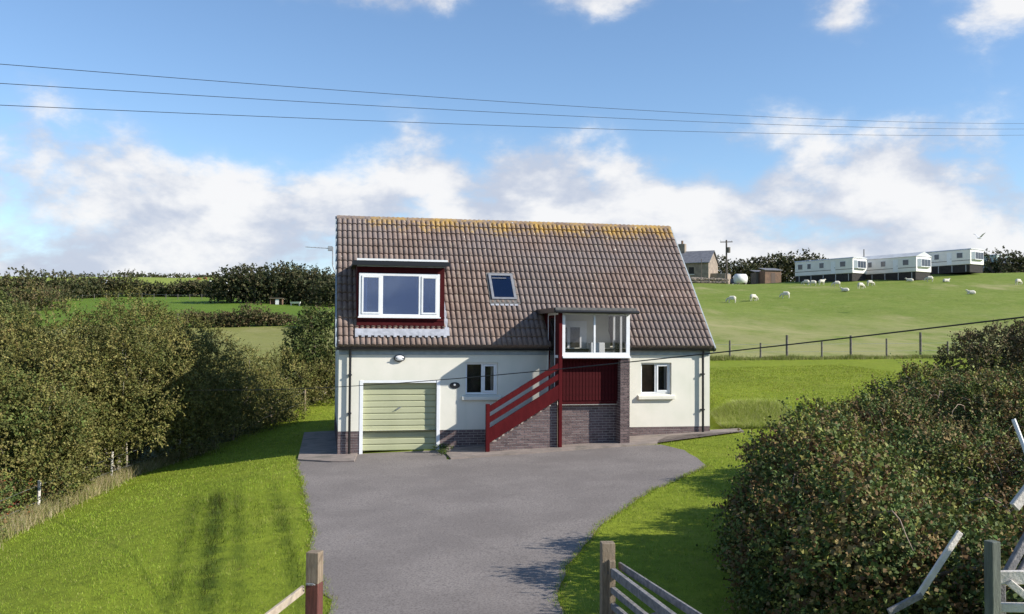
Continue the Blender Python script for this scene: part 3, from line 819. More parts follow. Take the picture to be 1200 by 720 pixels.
# left side: half-glazed door at the stair head, fixed light towards the front
mb = MB()
for a, b in ((PF+.09, PF+.15), (-.86, -.80), (-.06, .0)): mb.box(PX0+.02, PX0+.08, a, b, FZ, TZ)
mb.box(PX0+.021, PX0+.079, PF+.15, -.06, TZ-.07, TZ); mb.box(PX0+.021, PX0+.079, PF+.15, -.86, SZ-.05, SZ+.03)
mb.build('side_frame', 'white_upvc', porch, bevel=.004)
MB().box(PX0+.03, PX0+.06, PF+.15, -.86, FZ, TZ-.07).build('side_panel', 'maroon_board', porch)
dr = MB(); dr.box(PX0+.03, PX0+.07, -.795, -.065, FZ+.01, FZ+.2)
for a, b in ((-.795, -.72), (-.14, -.065)): dr.box(PX0+.031, PX0+.069, a, b, FZ+.2, TZ-.08)
dr.box(PX0+.031, PX0+.069, -.72, -.14, TZ-.16, TZ-.08)
dr.build('side_door', 'maroon_board', porch)
MB().box(PX0+.045, PX0+.051, -.72, -.14, FZ+.2, TZ-.16).build('pane', 'porch_glass', porch)
# inner double doors seen through the glass
idr = MB(); idr.box(6.36, 7.5, .40, .455, 2.2, 3.84)
idr.build('inner_door', 'white_upvc', porch)
for a, b in ((6.58, 6.88), (6.98, 7.28)): MB().box(a, b, .385, .399, 2.3, 3.64).build('door_light', 'dark_room', porch)
MB().box(7.42, 7.85, -.35, .1, FZ, 3.18).build('cupboard', 'white_upvc', porch, bevel=.01)
MB().box(PX0-.14, PX1+.12, PF-.16, .95, TZ+.02, TZ+.10).build('porch_roof', 'felt_grey', porch)
MB().box(PX0-.15, PX1+.13, PF-.20, PF-.163, TZ-.02, TZ+.125).build('roof_fascia', 'felt_grey', porch)
MB().box(PX0-.178, PX0-.143, PF-.163, .8, TZ-.02, TZ+.12).build('roof_fascia', 'black_plastic', porch)
mb = MB().tube([(PX0-.15, PF-.23, TZ+.01), (PX1+.2, PF-.23, TZ+.0)], .045, 8); mb.build('porch_gutter', 'black_plastic', porch)

# stairs -----------------------------------------------------------
SX0, SX1 = 4.10, 6.12; sl = (2.59-1.37)/(SX1-SX0)
def rail_top(x): return 1.37+sl*(x-SX0)
st = MB().box(4.05, 4.16, PF-.03, PF+.08, .0, 1.45).build('staircase', 'red_paint', house, bevel=.006)
def board(d0, d1, name, y0=PF-.02, y1=PF+.02, x0=4.161, x1=6.149):
    MB().prism([(x0, y0, rail_top(x0)-d1), (x1, y0, rail_top(x1)-d1), (x1, y0, rail_top(x1)-d0), (x0, y0, rail_top(x0)-d0)], (0, y1-y0, 0)).build(name, 'red_paint', st, bevel=.004, seg=1)
board(0, .185, 'handrail_board'); board(.305, .48, 'handrail_board'); board(.62, 1.04, 'stringer', PF-.025, PF+.03)
nt = 7
tr = None
for k in range(nt):
    x = SX0+.12+k*(SX1-SX0-.12)/nt; z = rail_top(x)-.985+.14
    MB().box(x-.02, x+.30, PF+.031, -.42, z-.06, z).build('tread', 'pale_concrete', st, bevel=.006, seg=1)
    MB().box(x+.03, x+.075, PF+.0, PF+.034, rail_top(x+.05)-1.08, rail_top(x+.05)-1.048).build('tread_end', 'pale_concrete', st)
kb, ko = MB(), MB()
bricks(kb, ko, (4.17, PF+.10, -.05), (1, 0, 0), (0, 0, 1), (0, -1, 0), 6.14-4.17, 2.0, top=lambda a: rail_top(4.17+a)-1.02+.05)
ko.prism([(4.3, -.45, -.05), (6.14, -.45, -.05), (6.14, -.45, rail_top(6.14)-1.03), (4.3, -.45, rail_top(4.3)-1.03)], (0, -.8, 0))
ko.build('stair_core', 'mortar', st); tag(kb.build('brickwork', 'brick', st), kind='stuff')


# ---------------------------------------------------------------- foliage
def sph(n, g, lo=-.55):
    z = g.uniform(lo, 1, n); a = g.uniform(0, 2*np.pi, n); r = np.sqrt(1-z*z)
    return np.stack([r*np.cos(a), r*np.sin(a), z], -1)


def leaf_quads(p, d, nrm, ln, wd, fold=.18):
    d = unit(d); s = unit(np.cross(d, nrm)); nn = np.cross(s, d)
    ln = ln[:, None]; wd = wd[:, None]
    mid = p+d*ln*.45+nn*ln*fold
    return np.stack([p, mid+s*wd, p+d*ln, mid-s*wd], 1).reshape(-1, 3)


def shoots(lobes, n, slen, nl, leaf, pal, g, up=.35, lump=.16, narrow=.42, inner=.25, weights=None, wild=.0, clip=True):
    """leafy shoots over the skin of a bunch of lobes -> verts, colours"""
    lob = np.array(lobes, float); area = (lob[:, 3]*lob[:, 4]+lob[:, 3]*lob[:, 5]+lob[:, 4]*lob[:, 5]); pr = area/area.sum()
    k = g.choice(len(lob), n, p=pr); dr = sph(n, g)
    ph = g.uniform(0, 6, 3)
    bump = 1+lump*(np.sin(dr[:, 0]*5+ph[0]+k)*np.sin(dr[:, 1]*6+ph[1])+.7*np.sin(dr[:, 2]*9+dr[:, 0]*7+ph[2]))
    ins = g.random(n) < inner
    rad = np.where(ins, g.uniform(.45, .85, n), g.uniform(.88, 1.03, n))*bump
    p = lob[k, :3]+dr*lob[k, 3:]*rad[:, None]
    fq = 1.9/max(.5, slen/.36)
    q3 = np.sin(p[:, 0]*fq+ph[0]+.8*np.sin(p[:, 2]*fq*1.3))*np.sin(p[:, 1]*fq*1.1+ph[1])+.8*np.sin(p[:, 2]*fq*1.2+ph[2]+p[:, 0]*.9)
    # clumps: every lobe carries puffs of foliage with hollows between them
    rp_ = slen*1.9; off_ = np.zeros((n, 3)); t_ = np.ones(n)
    for j in range(len(lob)):
        m_ = np.where(k == j)[0]
        if len(m_) == 0: continue
        K = max(4, int(4*np.pi*lob[j, 3]*lob[j, 5]/(np.pi*rp_*rp_)*.95)); pd = sph(K, g); pc = lob[j, :3]+pd*lob[j, 3:]
        pr_ = rp_*g.uniform(.7, 1.35, K)
        D = np.linalg.norm(p[m_][:, None]-pc[None], axis=2)/pr_[None]
        w_ = D.argmin(1); tt = D[np.arange(len(m_)), w_]
        t_[m_] = tt; off_[m_] = unit(p[m_]-pc[w_])
    dep_ = np.where(t_ < 1, np.sqrt(np.clip(1-t_*t_, 0, 1))*.8, -.42-.4*np.clip(t_-1, 0, 1))*rp_
    p = p+dr*dep_[:, None]-dr*rp_*.38
    nrm = unit(dr/lob[k, 3:]+off_*np.clip(t_, 0, 1)[:, None]*.8)
    keep = p[:, 2] > terr(p[:, 0], p[:, 1])+.04
    for j in range(len(lob)):
        q = (((p-lob[j, :3])/lob[j, 3:])**2).sum(1) < .62
        keep &= ~(q & (k != j) & ~ins)
    p, nrm, ins, q3 = p[keep], nrm[keep], ins[keep], q3[keep]; n = len(p)
    sd_ = unit(nrm*.8+np.array([0, 0, up])+g.normal(0, .42, (n, 3)))
    sl_ = slen*g.uniform(.5, 1.25, n)*(1+wild*(g.random(n) < .06)*g.uniform(1, 2.2, n))
    t = (np.arange(nl)+.6)/nl
    bend = g.normal(0, .18, (n, 3))-np.array([0, 0, .12])
    pts = p[:, None]+sd_[:, None]*(sl_[:, None, None]*t[None, :, None])+bend[:, None]*(sl_[:, None, None]*(t**2)[None, :, None])
    rnd = unit(g.normal(0, 1, (n, nl, 3)))
    ld = unit(sd_[:, None]*.55+rnd*.9)
    ln_ = unit(nrm[:, None]*.9+np.array([.2, -.1, .4])+g.normal(0, .55, (n, nl, 3)))
    sz = leaf*g.uniform(.6, 1.35, (n, nl))*(1.12-.35*t)
    V = leaf_quads(pts.reshape(-1, 3), ld.reshape(-1, 3), ln_.reshape(-1, 3), sz.ravel(), sz.ravel()*narrow)
    pal = np.array(pal, float); w = weights or [1]*len(pal); w = np.array(w, float)/sum(w)
    ci = g.choice(len(pal), n, p=w); zone = np.clip(((q3+1.8)/3.6*len(pal)).astype(int), 0, len(pal)-1)
    ci = np.where(g.random(n) < .55, zone, ci)
    c = pal[ci]*g.uniform(.75, 1.25, (n, 1))
    c = c[:, None]*g.uniform(.82, 1.18, (n, nl, 1))*(1+g.normal(0, .05, (n, nl, 3)))
    alt = g.random((n, nl)) < .06
    c[alt] = pal[g.choice(len(pal), alt.sum(), p=w)]
    return V, np.clip(c.reshape(-1, 3), .004, .9), p, sd_


def stems(lobes, base, n, g, r0=.05, bits=6, mat='bark', parent=None, name='branch', reach=.9):
    mb = MB(); lob = np.array(lobes, float)
    for i in range(n):
        l = lob[g.integers(len(lob))]; d = sph(1, g, -.1)[0]
        e = l[:3]+d*l[3:]*reach*g.uniform(.7, 1.05); b = np.array(base[i % len(base)], float)+np.array([g.normal(0, .12), g.normal(0, .12), 0])
        b[2] = T(b[0], b[1])-.08
        pts = [b+(e-b)*t+np.array([0, 0, 1])*(.35*math.sin(math.pi*t))*np.linalg.norm(e-b)*.3+g.normal(0, .05, 3)*(0 < t < 1) for t in np.linspace(0, 1, bits)]
        mb.tube(pts, [r0*(1-.85*t) for t in np.linspace(0, 1, bits)], 5)
    return mb.build(name, mat, parent, smooth=True)


OLIVE = [(.165, .155, .043), (.13, .132, .035), (.215, .195, .062), (.10, .112, .03)]
HOLLY = [(.06, .085, .022), (.09, .115, .03), (.13, .145, .045)]
BRAMBLE = [(.075, .11, .028), (.12, .15, .035), (.21, .215, .055), (.15, .095, .04), (.09, .13, .035), (.22, .17, .07), (.06, .09, .028)]
GORSE = [(.09, .095, .035), (.12, .105, .045), (.16, .12, .06), (.07, .08, .03)]
PINE = [(.045, .055, .024), (.065, .072, .03), (.095, .085, .04)]
DRY = [(.46, .37, .20), (.36, .30, .14), (.24, .25, .07), (.54, .45, .28)]


def shrub(name, lobes, n, slen, nl, leaf, pal, label, cat='bush', group=None, seed=1, weights=None, nst=14, sm='bark', sr=.045, reach=.9, canes=0, **kw):
    g = np.random.default_rng(seed); lob = np.array(lobes, float)
    bx, by = lob[:, 0].mean(), lob[:, 1].mean(); o = empty(name, (bx, by, T(bx, by)), 0, label, cat, group)
    V, c, p, sd_ = shoots(lobes, n, slen, nl, leaf, pal, g, weights=weights, **kw)
    f = np_mesh('foliage', V-np.array(o.location), 4, 'leaf', o, c)
    s = stems(lobes, [(l[0], l[1], 0) for l in lobes], nst, g, sr, mat=sm, name='branches', reach=reach)
    s.parent = o; s.matrix_parent_inverse = Matrix.Translation(-o.location)
    if canes:
        for i in range(canes):
            l = lob[g.integers(len(lob))]; d = sph(1, g, .1)[0]; p0 = l[:3]+d*l[3:]*.95; h = unit(np.array([d[0], d[1], 0])+g.normal(0, .5, 3)*np.array([1, 1, 0])); q = g.uniform(.35, .85)
            pts = [p0+h*q*t+np.array([0, 0, 1])*q*(1.0*t-1.15*t*t)+g.normal(0, .012, 3) for t in np.linspace(0, 1, 7)]
            MB().tube([Vector(p)-o.location for p in pts], [.010*(1-.6*t) for t in np.linspace(0, 1, 7)], 4).build('cane', 'cane', o, smooth=True)
    return o


# left of the lawn
def out(lobes, k=1.17):
    return [(x*k, y*k, H-(H-z)*k, a*k, b*k, c*k) for x, y, z, a, b, c in lobes]


G1 = 'bushes along the left side of the lawn'
shrub('willow_bush', out([(-10.7, 25.6, 2.0, 1.9, 1.7, 2.05), (-10.2, 24.3, 1.3, 1.4, 1.3, 1.7), (-11.0, 26.5, 2.4, 1.5, 1.4, 1.75)]), 9500, .42, 11, .075, OLIVE, 'tall olive leaved willow bush, highest of the scrub left of the lawn', group=G1, seed=11, narrow=.26, sm='pale_bark', wild=.6)
shrub('willow_bush', out([(-9.7, 27.0, 1.6, 1.5, 1.5, 1.9), (-9.4, 26.6, .8, 1.1, 1.1, 1.5)]), 6500, .40, 11, .07, OLIVE, 'rounded olive bush half in the shadow of the house, beyond the tallest one', group=G1, seed=12, narrow=.28, wild=.5)
shrub('willow_bush', out([(-12.2, 24.0, 1.7, 1.8, 1.6, 2.0), (-11.6, 22.6, 1.1, 1.4, 1.3, 1.7), (-13.8, 25.2, 1.8, 1.5, 1.5, 1.8)]), 8000, .42, 11, .075, OLIVE, 'broad olive bush at the left edge with pale bare branches', group=G1, seed=13, narrow=.27, sm='pale_bark', nst=26, sr=.06, wild=.5)
shrub('leafy_bush', out([(-11.0, 20.6, .5, 1.3, 1.3, 1.6), (-12.2, 20.4, .9, 1.4, 1.4, 1.7)]), 6000, .34, 10, .065, OLIVE+[(.12, .16, .04)], 'leafy green bush in the left corner above the brambles', group=G1, seed=14, narrow=.4)
shrub('leafy_bush', out([(-11.35, 22.9, .15, 1.0, 1.2, 1.4), (-10.75, 24.8, .15, .9, 1.0, 1.3)]), 5200, .34, 10, .06, OLIVE+[(.12, .16, .04)], 'lower leafy bush at the lawn edge in front of the tall willow', group=G1, seed=15, narrow=.4)
shrub('shaded_bush', out([(-8.9, 29.4, .7, 1.4, 1.5, 1.75), (-8.1, 30.6, .4, 1.2, 1.2, 1.3)]), 5000, .36, 10, .065, OLIVE, 'dark bush lying wholly in the shadow of the house', group=G1, seed=16, narrow=.32)
shrub('hedge_bush', out([(-9.7, 33.0, .9, 1.4, 1.2, 1.75), (-8.5, 33.6, .9, 1.2, 1.1, 1.7)]), 4500, .36, 9, .07, OLIVE+DRY[2:3], 'sunlit olive hedge bush beyond the shadow, farther from the house', group='hedge behind the left lawn', seed=17, narrow=.3, sm='pale_bark')
shrub('hedge_bush', out([(-7.4, 34.6, .95, 1.2, 1.1, 1.55), (-6.5, 35.8, 1.0, 1.2, 1.1, 1.5)]), 4500, .36, 9, .07, OLIVE+GORSE[2:3], 'brownish hedge bush ending beside the left wall of the house', group='hedge behind the left lawn', seed=18, narrow=.3, sm='pale_bark')
shrub('dark_bush', [(-8.75, 42, 2.3, 1.25, 1.2, 1.9), (-9.3, 42.5, 1.6, 1.1, 1.1, 1.5)], 2600, .35, 9, .10, HOLLY, 'dark green bush just left of the roof edge', seed=19)
shrub('dark_bush', [(-16.7, 30, 2.3, 1.5, 1.4, 1.8)], 3000, .35, 9, .085, HOLLY, 'dark green bush at the far left edge behind the willows', seed=20)
shrub('yellowing_bush', [(-15.4, 27.4, 1.6, 1.3, 1.2, 1.6), (-14.2, 27.8, 1.2, 1.2, 1.2, 1.4)], 3200, .36, 9, .075, [(.22, .18, .06), (.17, .16, .05), (.12, .13, .04)], 'yellowing bush at the left edge above the olive scrub', seed=21)
shrub('bramble_patch', out([(-10.9, 18.6, -.6, .95, 1.5, .95), (-10.7, 16.6, -.7, 1.1, 1.6, .85), (-10.85, 20.4, -.65, .6, 1.2, .9)]), 4500, .3, 9, .055, BRAMBLE+[(.25, .07, .03)], 'low reddish bramble patch between the left fence posts', group=G1, seed=22)
shrub('bramble_patch', out([(-10.9, 21.6, -.8, .5, 1.2, .65), (-11.1, 23.6, -.8, .5, 1.0, .6), (-10.4, 25.5, -.75, .6, 1.0, .6)]), 3000, .3, 9, .05, BRAMBLE+DRY[:1], 'low bramble strip under the willow beside the mown grass', group=G1, seed=23)

# right of the drive
G2 = 'bramble thicket right of the drive'
shrub('bramble_bush', [(4.85, 13.9, 0.7, 1.2, 1.4, 1.2), (4.3, 12.4, 0.7, .95, 1.3, 1.25), (5.0, 11.3, 0.2, 1.1, 1.1, 0.9), (3.95, 10.6, 0.5, 0.9, 1.1, 1.2), (4.9, 9.9, 0.1, 1, 0.9, 0.92), (5.5, 8.6, 0.3, 1.1, 1, 1.1), (4.3, 12.2, .2, .8, 1.4, .8), (3.45, 12.3, .05, .55, 1.5, .6), (3.35, 10.7, .0, .5, 1.2, .55), (4.0, 14.3, .15, .6, 1.2, .7)], 27000, .30, 9, .058, BRAMBLE, 'nearest bramble bush, casting its shadow over the lawn by the drive', group=G2, seed=31, canes=9, inner=.42, wild=.5, lump=.12)
shrub('bramble_bush', [(6.2, 12.7, 0.32, 1.4, 1.5, 0.82), (7.3, 12.6, 0.42, 1.5, 1.5, 0.82), (6.1, 11.3, 0.07, 1, 1, 0.72)], 9500, .30, 9, .058, BRAMBLE, 'dense dark leaved bramble bush behind the broken white rails', group=G2, seed=32, canes=22, inner=.35, wild=.4, lump=.12)
shrub('bramble_bush', [(5.65, 16, 0.37, 1.3, 1.4, 0.82), (5.1, 15, 0.12, 1.05, 1.1, 0.72)], 7500, .30, 9, .058, BRAMBLE+[(.14, .06, .035)], 'reddish brown bramble bush in the middle of the thicket', group=G2, seed=33, canes=22, inner=.35, wild=.4, lump=.12)
shrub('bramble_bush', [(7.5, 16.2, 0.67, 1.6, 1.6, 0.87), (9, 15.4, 0.72, 1.5, 1.5, 0.82)], 8000, .32, 9, .06, BRAMBLE+DRY[2:3], 'sunlit yellowish bramble bush with bare arching canes', group=G2, seed=34, canes=34, inner=.35, wild=.6, nst=40, sm='pale_bark', sr=.014, reach=1.2, lump=.12)
shrub('bramble_bush', [(7.8, 19.8, 0.97, 1.4, 1.5, 0.87), (7.1, 18.7, 0.67, 1.05, 1.1, 0.72)], 6500, .32, 9, .062, BRAMBLE+OLIVE[:1], 'green bramble bush topping the thicket where it meets the far lawn', group=G2, seed=35, canes=26, inner=.35, wild=.4, nst=34, sm='pale_bark', sr=.014, reach=1.2, lump=.12)
shrub('bramble_bush', [(9.9, 20.4, 1.22, 1.6, 1.7, 0.97), (11.5, 19.8, 1.27, 1.7, 1.7, 0.97)], 7000, .34, 9, .064, BRAMBLE+GORSE, 'brown and green bramble bush high on the right edge of the thicket', group=G2, seed=36, canes=28, inner=.35, wild=.4, nst=40, sm='pale_bark', sr=.014, reach=1.2, lump=.12)
shrub('bramble_bush', [(11.3, 24.2, 1.42, 1.7, 1.4, 0.92), (13.4, 23.8, 1.57, 1.7, 1.6, 0.97)], 6000, .34, 9, .068, BRAMBLE+OLIVE[:2], 'farthest bramble bush, below the rounded thorn bush', group=G2, seed=38, canes=14, inner=.35, wild=.4, nst=24, sm='pale_bark', sr=.014, reach=1.15, lump=.12)
shrub('thorn_bush', [(15.2, 28.5, 2.37, 1.6, 1.5, 1.17), (16.8, 28, 2.67, 1.6, 1.5, 1.22)], 5200, .30, 9, .07, GORSE, 'dark brown rounded thorn bush on the skyline of the thicket', seed=37, nst=26, sr=.03, lump=.1)

# ---------------------------------------------------------------- lawn grass
def in_poly(px, py, poly):
    x = np.array([p[0] for p in poly]); y = np.array([p[1] for p in poly]); r = np.zeros(len(px), bool); j = len(x)-1
    for i in range(len(x)):
        c = ((y[i] > py) != (y[j] > py)) & (px < (x[j]-x[i])*(py-y[i])/(y[j]-y[i]+1e-12)+x[i]); r ^= c; j = i
    return r


def blades(name, x, y, h, w, pal, label, g, weights=None, lean=.35, jit=.25):
    n = len(x); z = terr(x, y)-.004
    a = g.uniform(0, 2*np.pi, n); s = np.stack([np.cos(a), np.sin(a), np.zeros(n)], -1); b = np.stack([x, y, z], -1)
    tip = b+np.stack([g.normal(0, lean, n)*h, g.normal(0, lean, n)*h, h], -1)
    V = np.stack([b-s*w[:, None], b+s*w[:, None], tip], 1).reshape(-1, 3)
    pal = np.array(pal, float); wt = np.array(weights or [1]*len(pal), float)
    c = pal[g.choice(len(pal), n, p=wt/wt.sum())]*g.uniform(1-jit, 1+jit, (n, 1))
    o = np_mesh(name, V, 3, 'blade', None, c); return tag(o, label, 'grass', kind='stuff'), c


g = np.random.default_rng(5)
HOUSE_POLY = [hw(-1.15, -.5), hw(.45, -1.45), hw(.6, -.7), hw(2.9, -.7), hw(2.9, -2.15), hw(9, -1.75), hw(9.3, -1.1), hw(9.85, -.42), hw(12.5, -.45), hw(12.9, 2.5), hw(L, 2.5), hw(L, DEP), hw(-1.1, DEP)]


def lawn_points(n, y0, y1, x0, x1, p=1.6):
    y = y0+(y1-y0)*g.random(n)**p; x = g.uniform(x0, x1, n)
    u = x/y; ok = (np.abs(u) < .62) & ~in_poly(x, y, DRIVE) & ~in_poly(x, y, HOUSE_POLY) & (x > np.interp(y, (5, 16, 23.3, 28, 31, 34, 38, 46), (-10.8, -11.5, -11.9, -12.1, -11, -9.9, -8.9, -8.6)))
    return x[ok], y[ok]


def lumps(x, y): return .5+.25*np.sin(x*1.9+np.sin(y*1.3)*1.4)+.25*np.sin(y*2.3+np.sin(x*2.1)*1.6)


x, y = lawn_points(460000, 9.5, 50, -12.5, 18)
d = np.hypot(x, y); f_ = d/14
lm = lumps(x, y)
stripe = np.zeros(len(x))
for xs0, w_, am in ((-4.25, .20, 1.), (-4.72, .15, .6), (-3.80, .14, .6), (-3.40, .10, .35), (-2.95, .15, .65)):       # darker wheel tracks up the left lawn
    stripe = np.maximum(stripe, am*np.exp(-((x-(xs0-.30*(y-13)))/(w_*(1+.03*(y-13))))**2)*sstep(11, 13.5, y)*(1-sstep(19, 24, y)))
dense = g.random(len(x)) < np.clip(.55+.5*lm, 0, 1)
x, y, f_, lm, stripe = x[dense], y[dense], f_[dense], lm[dense], stripe[dense]
hgt = (.026+.03*g.random(len(x)))*(.75+.5*lm)*(1+1.6*stripe)
pal = [(.25, .335, .032), (.20, .29, .026), (.295, .375, .05), (.36, .35, .10)]
lawn, c = blades('lawn_grass', x, y, hgt, .004*np.maximum(f_, .8), pal, 'short mown grass of the lawn on both sides of the drive', g, [4, 4, 2, 1])
mott = .5+.5*np.sin(x*7.3+2*np.sin(y*3.1))*np.sin(y*6.1+2*np.sin(x*4.3))
big = .5+.5*np.sin(x*.9+1.3*np.sin(y*.7))*np.sin(y*.55+1.1*np.sin(x*.8))
c[:, 0] *= 1+.14*sstep(27, 38, y)
c *= ((1-.80*np.minimum(stripe*(1.0+.3*lm), 1))*(.72+.36*np.clip(mott*1.4, 0, 1))*(.88+.24*big))[:, None]
col4 = np.ones((len(c), 3, 4), np.float32); col4[:, :, :3] = c[:, None]
lawn.data.attributes['col'].data.foreach_set('color', col4.ravel())

# fringes: ragged edge of the drive, long grass on the bank and under hedges, dry stems at the left fence
ex, ey = [], []
for (x0, y0), (x1, y1) in zip(DL+DR, (DL+DR)[1:]):
    if y0 < 9: continue
    n = int(260*math.hypot(x1-x0, y1-y0)); t = g.random(n)
    ex += list(x0+(x1-x0)*t+g.normal(0, .045, n)); ey += list(y0+(y1-y0)*t+g.normal(0, .045, n))
ex, ey = np.array(ex), np.array(ey)
blades('edge_grass', ex, ey, g.uniform(.02, .075, len(ex)), .005*np.maximum(np.hypot(ex, ey)/14, .8), [(.24, .33, .025), (.19, .27, .02), (.34, .29, .11), (.26, .20, .08)], 'ragged grass creeping over the edges of the drive', g, [4, 3, 2, 1], .6)
n = 26000; bx = 6.8+2.6*g.random(n)**1.5; by = 29.3+g.random(n)*1.8-.15*(bx-7); k_ = g.random(n) < (1-sstep(8.2, 9.4, bx))
blades('bank_grass', bx[k_], by[k_], g.uniform(.10, .27, k_.sum()), np.full(k_.sum(), .008), [(.34, .40, .07), (.42, .46, .13), (.50, .50, .22), (.27, .34, .05)], 'long uncut grass on the bank by the right end of the house', g, None, .5)
n = 36000; by = 15+g.random(n)*17; bx = np.interp(by, (14, 18, 24, 28, 31, 34), (-10.9, -11.3, -11.8, -12.0, -10.9, -9.8))+g.normal(0, .26, n)
blades('dry_grass', bx, by, g.uniform(.10, .42, n), np.full(n, .0055), DRY+[(.16, .20, .04)], 'dry straw coloured grass along the left fence', g, None, .35)
n = 26000; bx = g.uniform(8, 40, n); by = 54.6+g.normal(0, .30, n)
blades('fence_grass', bx, by, g.uniform(.06, .34, n)*(.35+.65*lumps(bx*.8, by)), np.full(n, .02), [(.17, .22, .035), (.23, .26, .06), (.30, .28, .11)], 'strip of longer grass under the field fence', g, None, .4)
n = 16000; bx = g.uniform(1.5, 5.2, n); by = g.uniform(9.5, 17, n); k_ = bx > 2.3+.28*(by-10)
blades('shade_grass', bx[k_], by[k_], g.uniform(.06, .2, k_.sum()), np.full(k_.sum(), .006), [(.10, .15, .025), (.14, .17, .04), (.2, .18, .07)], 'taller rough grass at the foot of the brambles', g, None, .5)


# ---------------------------------------------------------------- gates, posts and fences near the drive
def px(xp, d): return (xp-600)/FPX*d*1.0


mb = MB().box(-.078, .078, -.075, .075, -.5, 1.13)
gp = mb.build('gate_post', 'post_wood', None, bevel=.008); gp.location = (1.13, 10.8, T(1.13, 10.8)); gp.rotation_euler = (0, 0, R(4))
tag(gp, 'brown square timber gate post right of the drive', 'post', 'gate posts')
gp = empty('gate_post', (-2.28, 10.8, T(-2.28, 10.8)), R(-12), 'reddish stained gate post left of the drive with bare top', 'post', 'gate posts')
MB().box(-.078, .078, -.078, .078, -.5, .78).build('post_shaft', 'red_stain', gp, bevel=.008)
MB().box(-.077, .077, -.077, .077, .781, 1.14).build('post_top', 'post_wood', gp, bevel=.008)
MB().box(-.07, .02, -.09, -.079, .765, .79).build('latch_plate', 'sash_grey', gp, bevel=.004)
MB().tube([(-.02, -.1, .78), (-.02, -.14, .80), (.05, -.14, .80), (.05, -.1, .78)], .008, 6).build('latch_ring', 'steel', gp)


def timber(parent, a, b, w, h, mat, name='rail'):
    o = MB().bar(a, b, w, h).build(name, mat, parent, bevel=.006, seg=1); return o


# five-bar gate hung on the right post, swung open towards the lane
z0 = T(1.2, 10.7)
gt = empty('timber_gate', (1.17, 10.68, z0), 0, 'weathered grey timber gate swung open from the right gate post', 'gate')
e = Vector((.56, -2.45, 0)); n_ = e.normalized()
timber(gt, (0, 0, .08), (0, 0, .95), .09, .07, 'post_wood', 'hanging_stile'); timber(gt, tuple(e+Vector((0, 0, .08))), tuple(e+Vector((0, 0, .95))), .09, .07, 'grey_wood', 'meeting_stile')
for z in (.82, .62, .44, .28, .13): timber(gt, tuple(n_*.04+Vector((0, 0, z))), tuple(e-n_*.04+Vector((0, 0, z))), .06, .10 if z > .8 else .07, 'grey_wood')
timber(gt, tuple(n_*.1+Vector((.05, 0, .2))), tuple(e*.6+Vector((.05, 0, .8))), .03, .07, 'grey_wood', 'brace')
for z in (.8, .25): MB().bar((-.05, .02, z), (.0, .0, z), .02, .03).build('hinge', 'fence_wood', gt)
# boundary rails behind it
fr = empty('rail_fence', (1.27, 10.78, T(1.3, 10.75)), 0, 'low grey post and rail fence behind the open gate', 'fence')
e2 = Vector((.68, -2.5, 0))
for z in (.86, .5): timber(fr, (.0, 0, z), tuple(e2+Vector((0, 0, z))), .035, .08, 'grey_wood')
timber(fr, tuple(e2+Vector((.04, 0, -.3))), tuple(e2+Vector((.04, 0, 1.0))), .09, .09, 'grey_wood', 'fence_post')
# left rail
fr = empty('rail_fence', (-2.4, 10.75, T(-2.4, 10.75)), 0, 'pale timber fence rails joined to the red gate post', 'fence')
e3 = Vector((-.28, -2.2, 0))
for z in (.72, .30): timber(fr, (0, 0, z), tuple(e3+Vector((0, 0, z))), .04, .09, 'pale_rail')
timber(fr, tuple(e3+Vector((-.05, 0, -.3))), tuple(e3+Vector((-.05, 0, 1.0))), .09, .09, 'post_wood', 'fence_post')

# broken field gate and post in the right corner
cp_ = MB().box(-.045, .045, -.045, .045, -.4, 1.82).build('corner_post', 'green_post', None, bevel=.008); cp_.location = (3.95, 7.6, T(3.95, 7.6)); cp_.rotation_euler = (0, 0, R(20))
tag(cp_, 'grey green timber post standing in the bottom right corner', 'post')
zc = T(4.1, 7.7)
og = empty('broken_gate', (4.1, 7.7, zc), 0, 'bleached broken timber gate leaning beside the corner post', 'gate')
for za, zb_, h_ in ((1.50, 1.60, .11), (1.26, 1.32, .075), (1.02, 1.07, .075), (.75, .8, .075), (.4, .42, .075)): timber(og, (-.1, -.05, za), (1.3, -.3, zb_), .045, h_, 'bleached_wood')
timber(og, (-.02, -.1, 1.48), (.8, -.25, .78), .025, .06, 'bleached_wood', 'brace'); timber(og, (1.28, -.3, .1), (1.28, -.3, 1.7), .08, .07, 'bleached_wood', 'stile')
timber(og, (.02, .1, 1.4), (.5, .22, 2.1), .05, .07, 'grey_wood', 'leaning_bar'); timber(og, (.12, .1, 1.4), (.6, .22, 2.1), .04, .045, 'grey_wood', 'leaning_bar')
timber(og, (.02, .1, .0), (.02, .1, 1.42), .05, .07, 'grey_wood', 'leaning_bar')
br = empty('broken_rail', (3.6, 8.05, T(3.6, 8.05)), 0, 'snapped bleached fence rail lying across the brambles left of the corner post', 'rail')
off = br.location
for a, b, w_, h_, mt_ in (((3.30, 8.1, .98), (3.60, 8.12, 1.13), .03, .06, 'grey_wood'), ((3.56, 8.12, 1.1), (3.98, 8.2, 1.66), .03, .06, 'bleached_wood')): timber(br, tuple(Vector(a)-off), tuple(Vector(b)-off), w_, h_, mt_, 'rail_piece')
br = empty('broken_rail', (4.6, 8.2, T(4.6, 8.2)), 0, 'bleached rail end at the right edge above the broken gate', 'rail'); off = br.location
timber(br, tuple(Vector((4.46, 8.2, 1.88))-off), tuple(Vector((4.95, 8.3, 2.42))-off), .05, .09, 'bleached_wood', 'rail_piece')
bl = MB().tube([(7.02, 12.9, 2.25), (7.1, 12.8, 1.9), (7.2, 12.6, 1.3), (7.2, 12.6, .2)], .03, 8); o = bl.build('leaning_pole', 'tank_white', None)
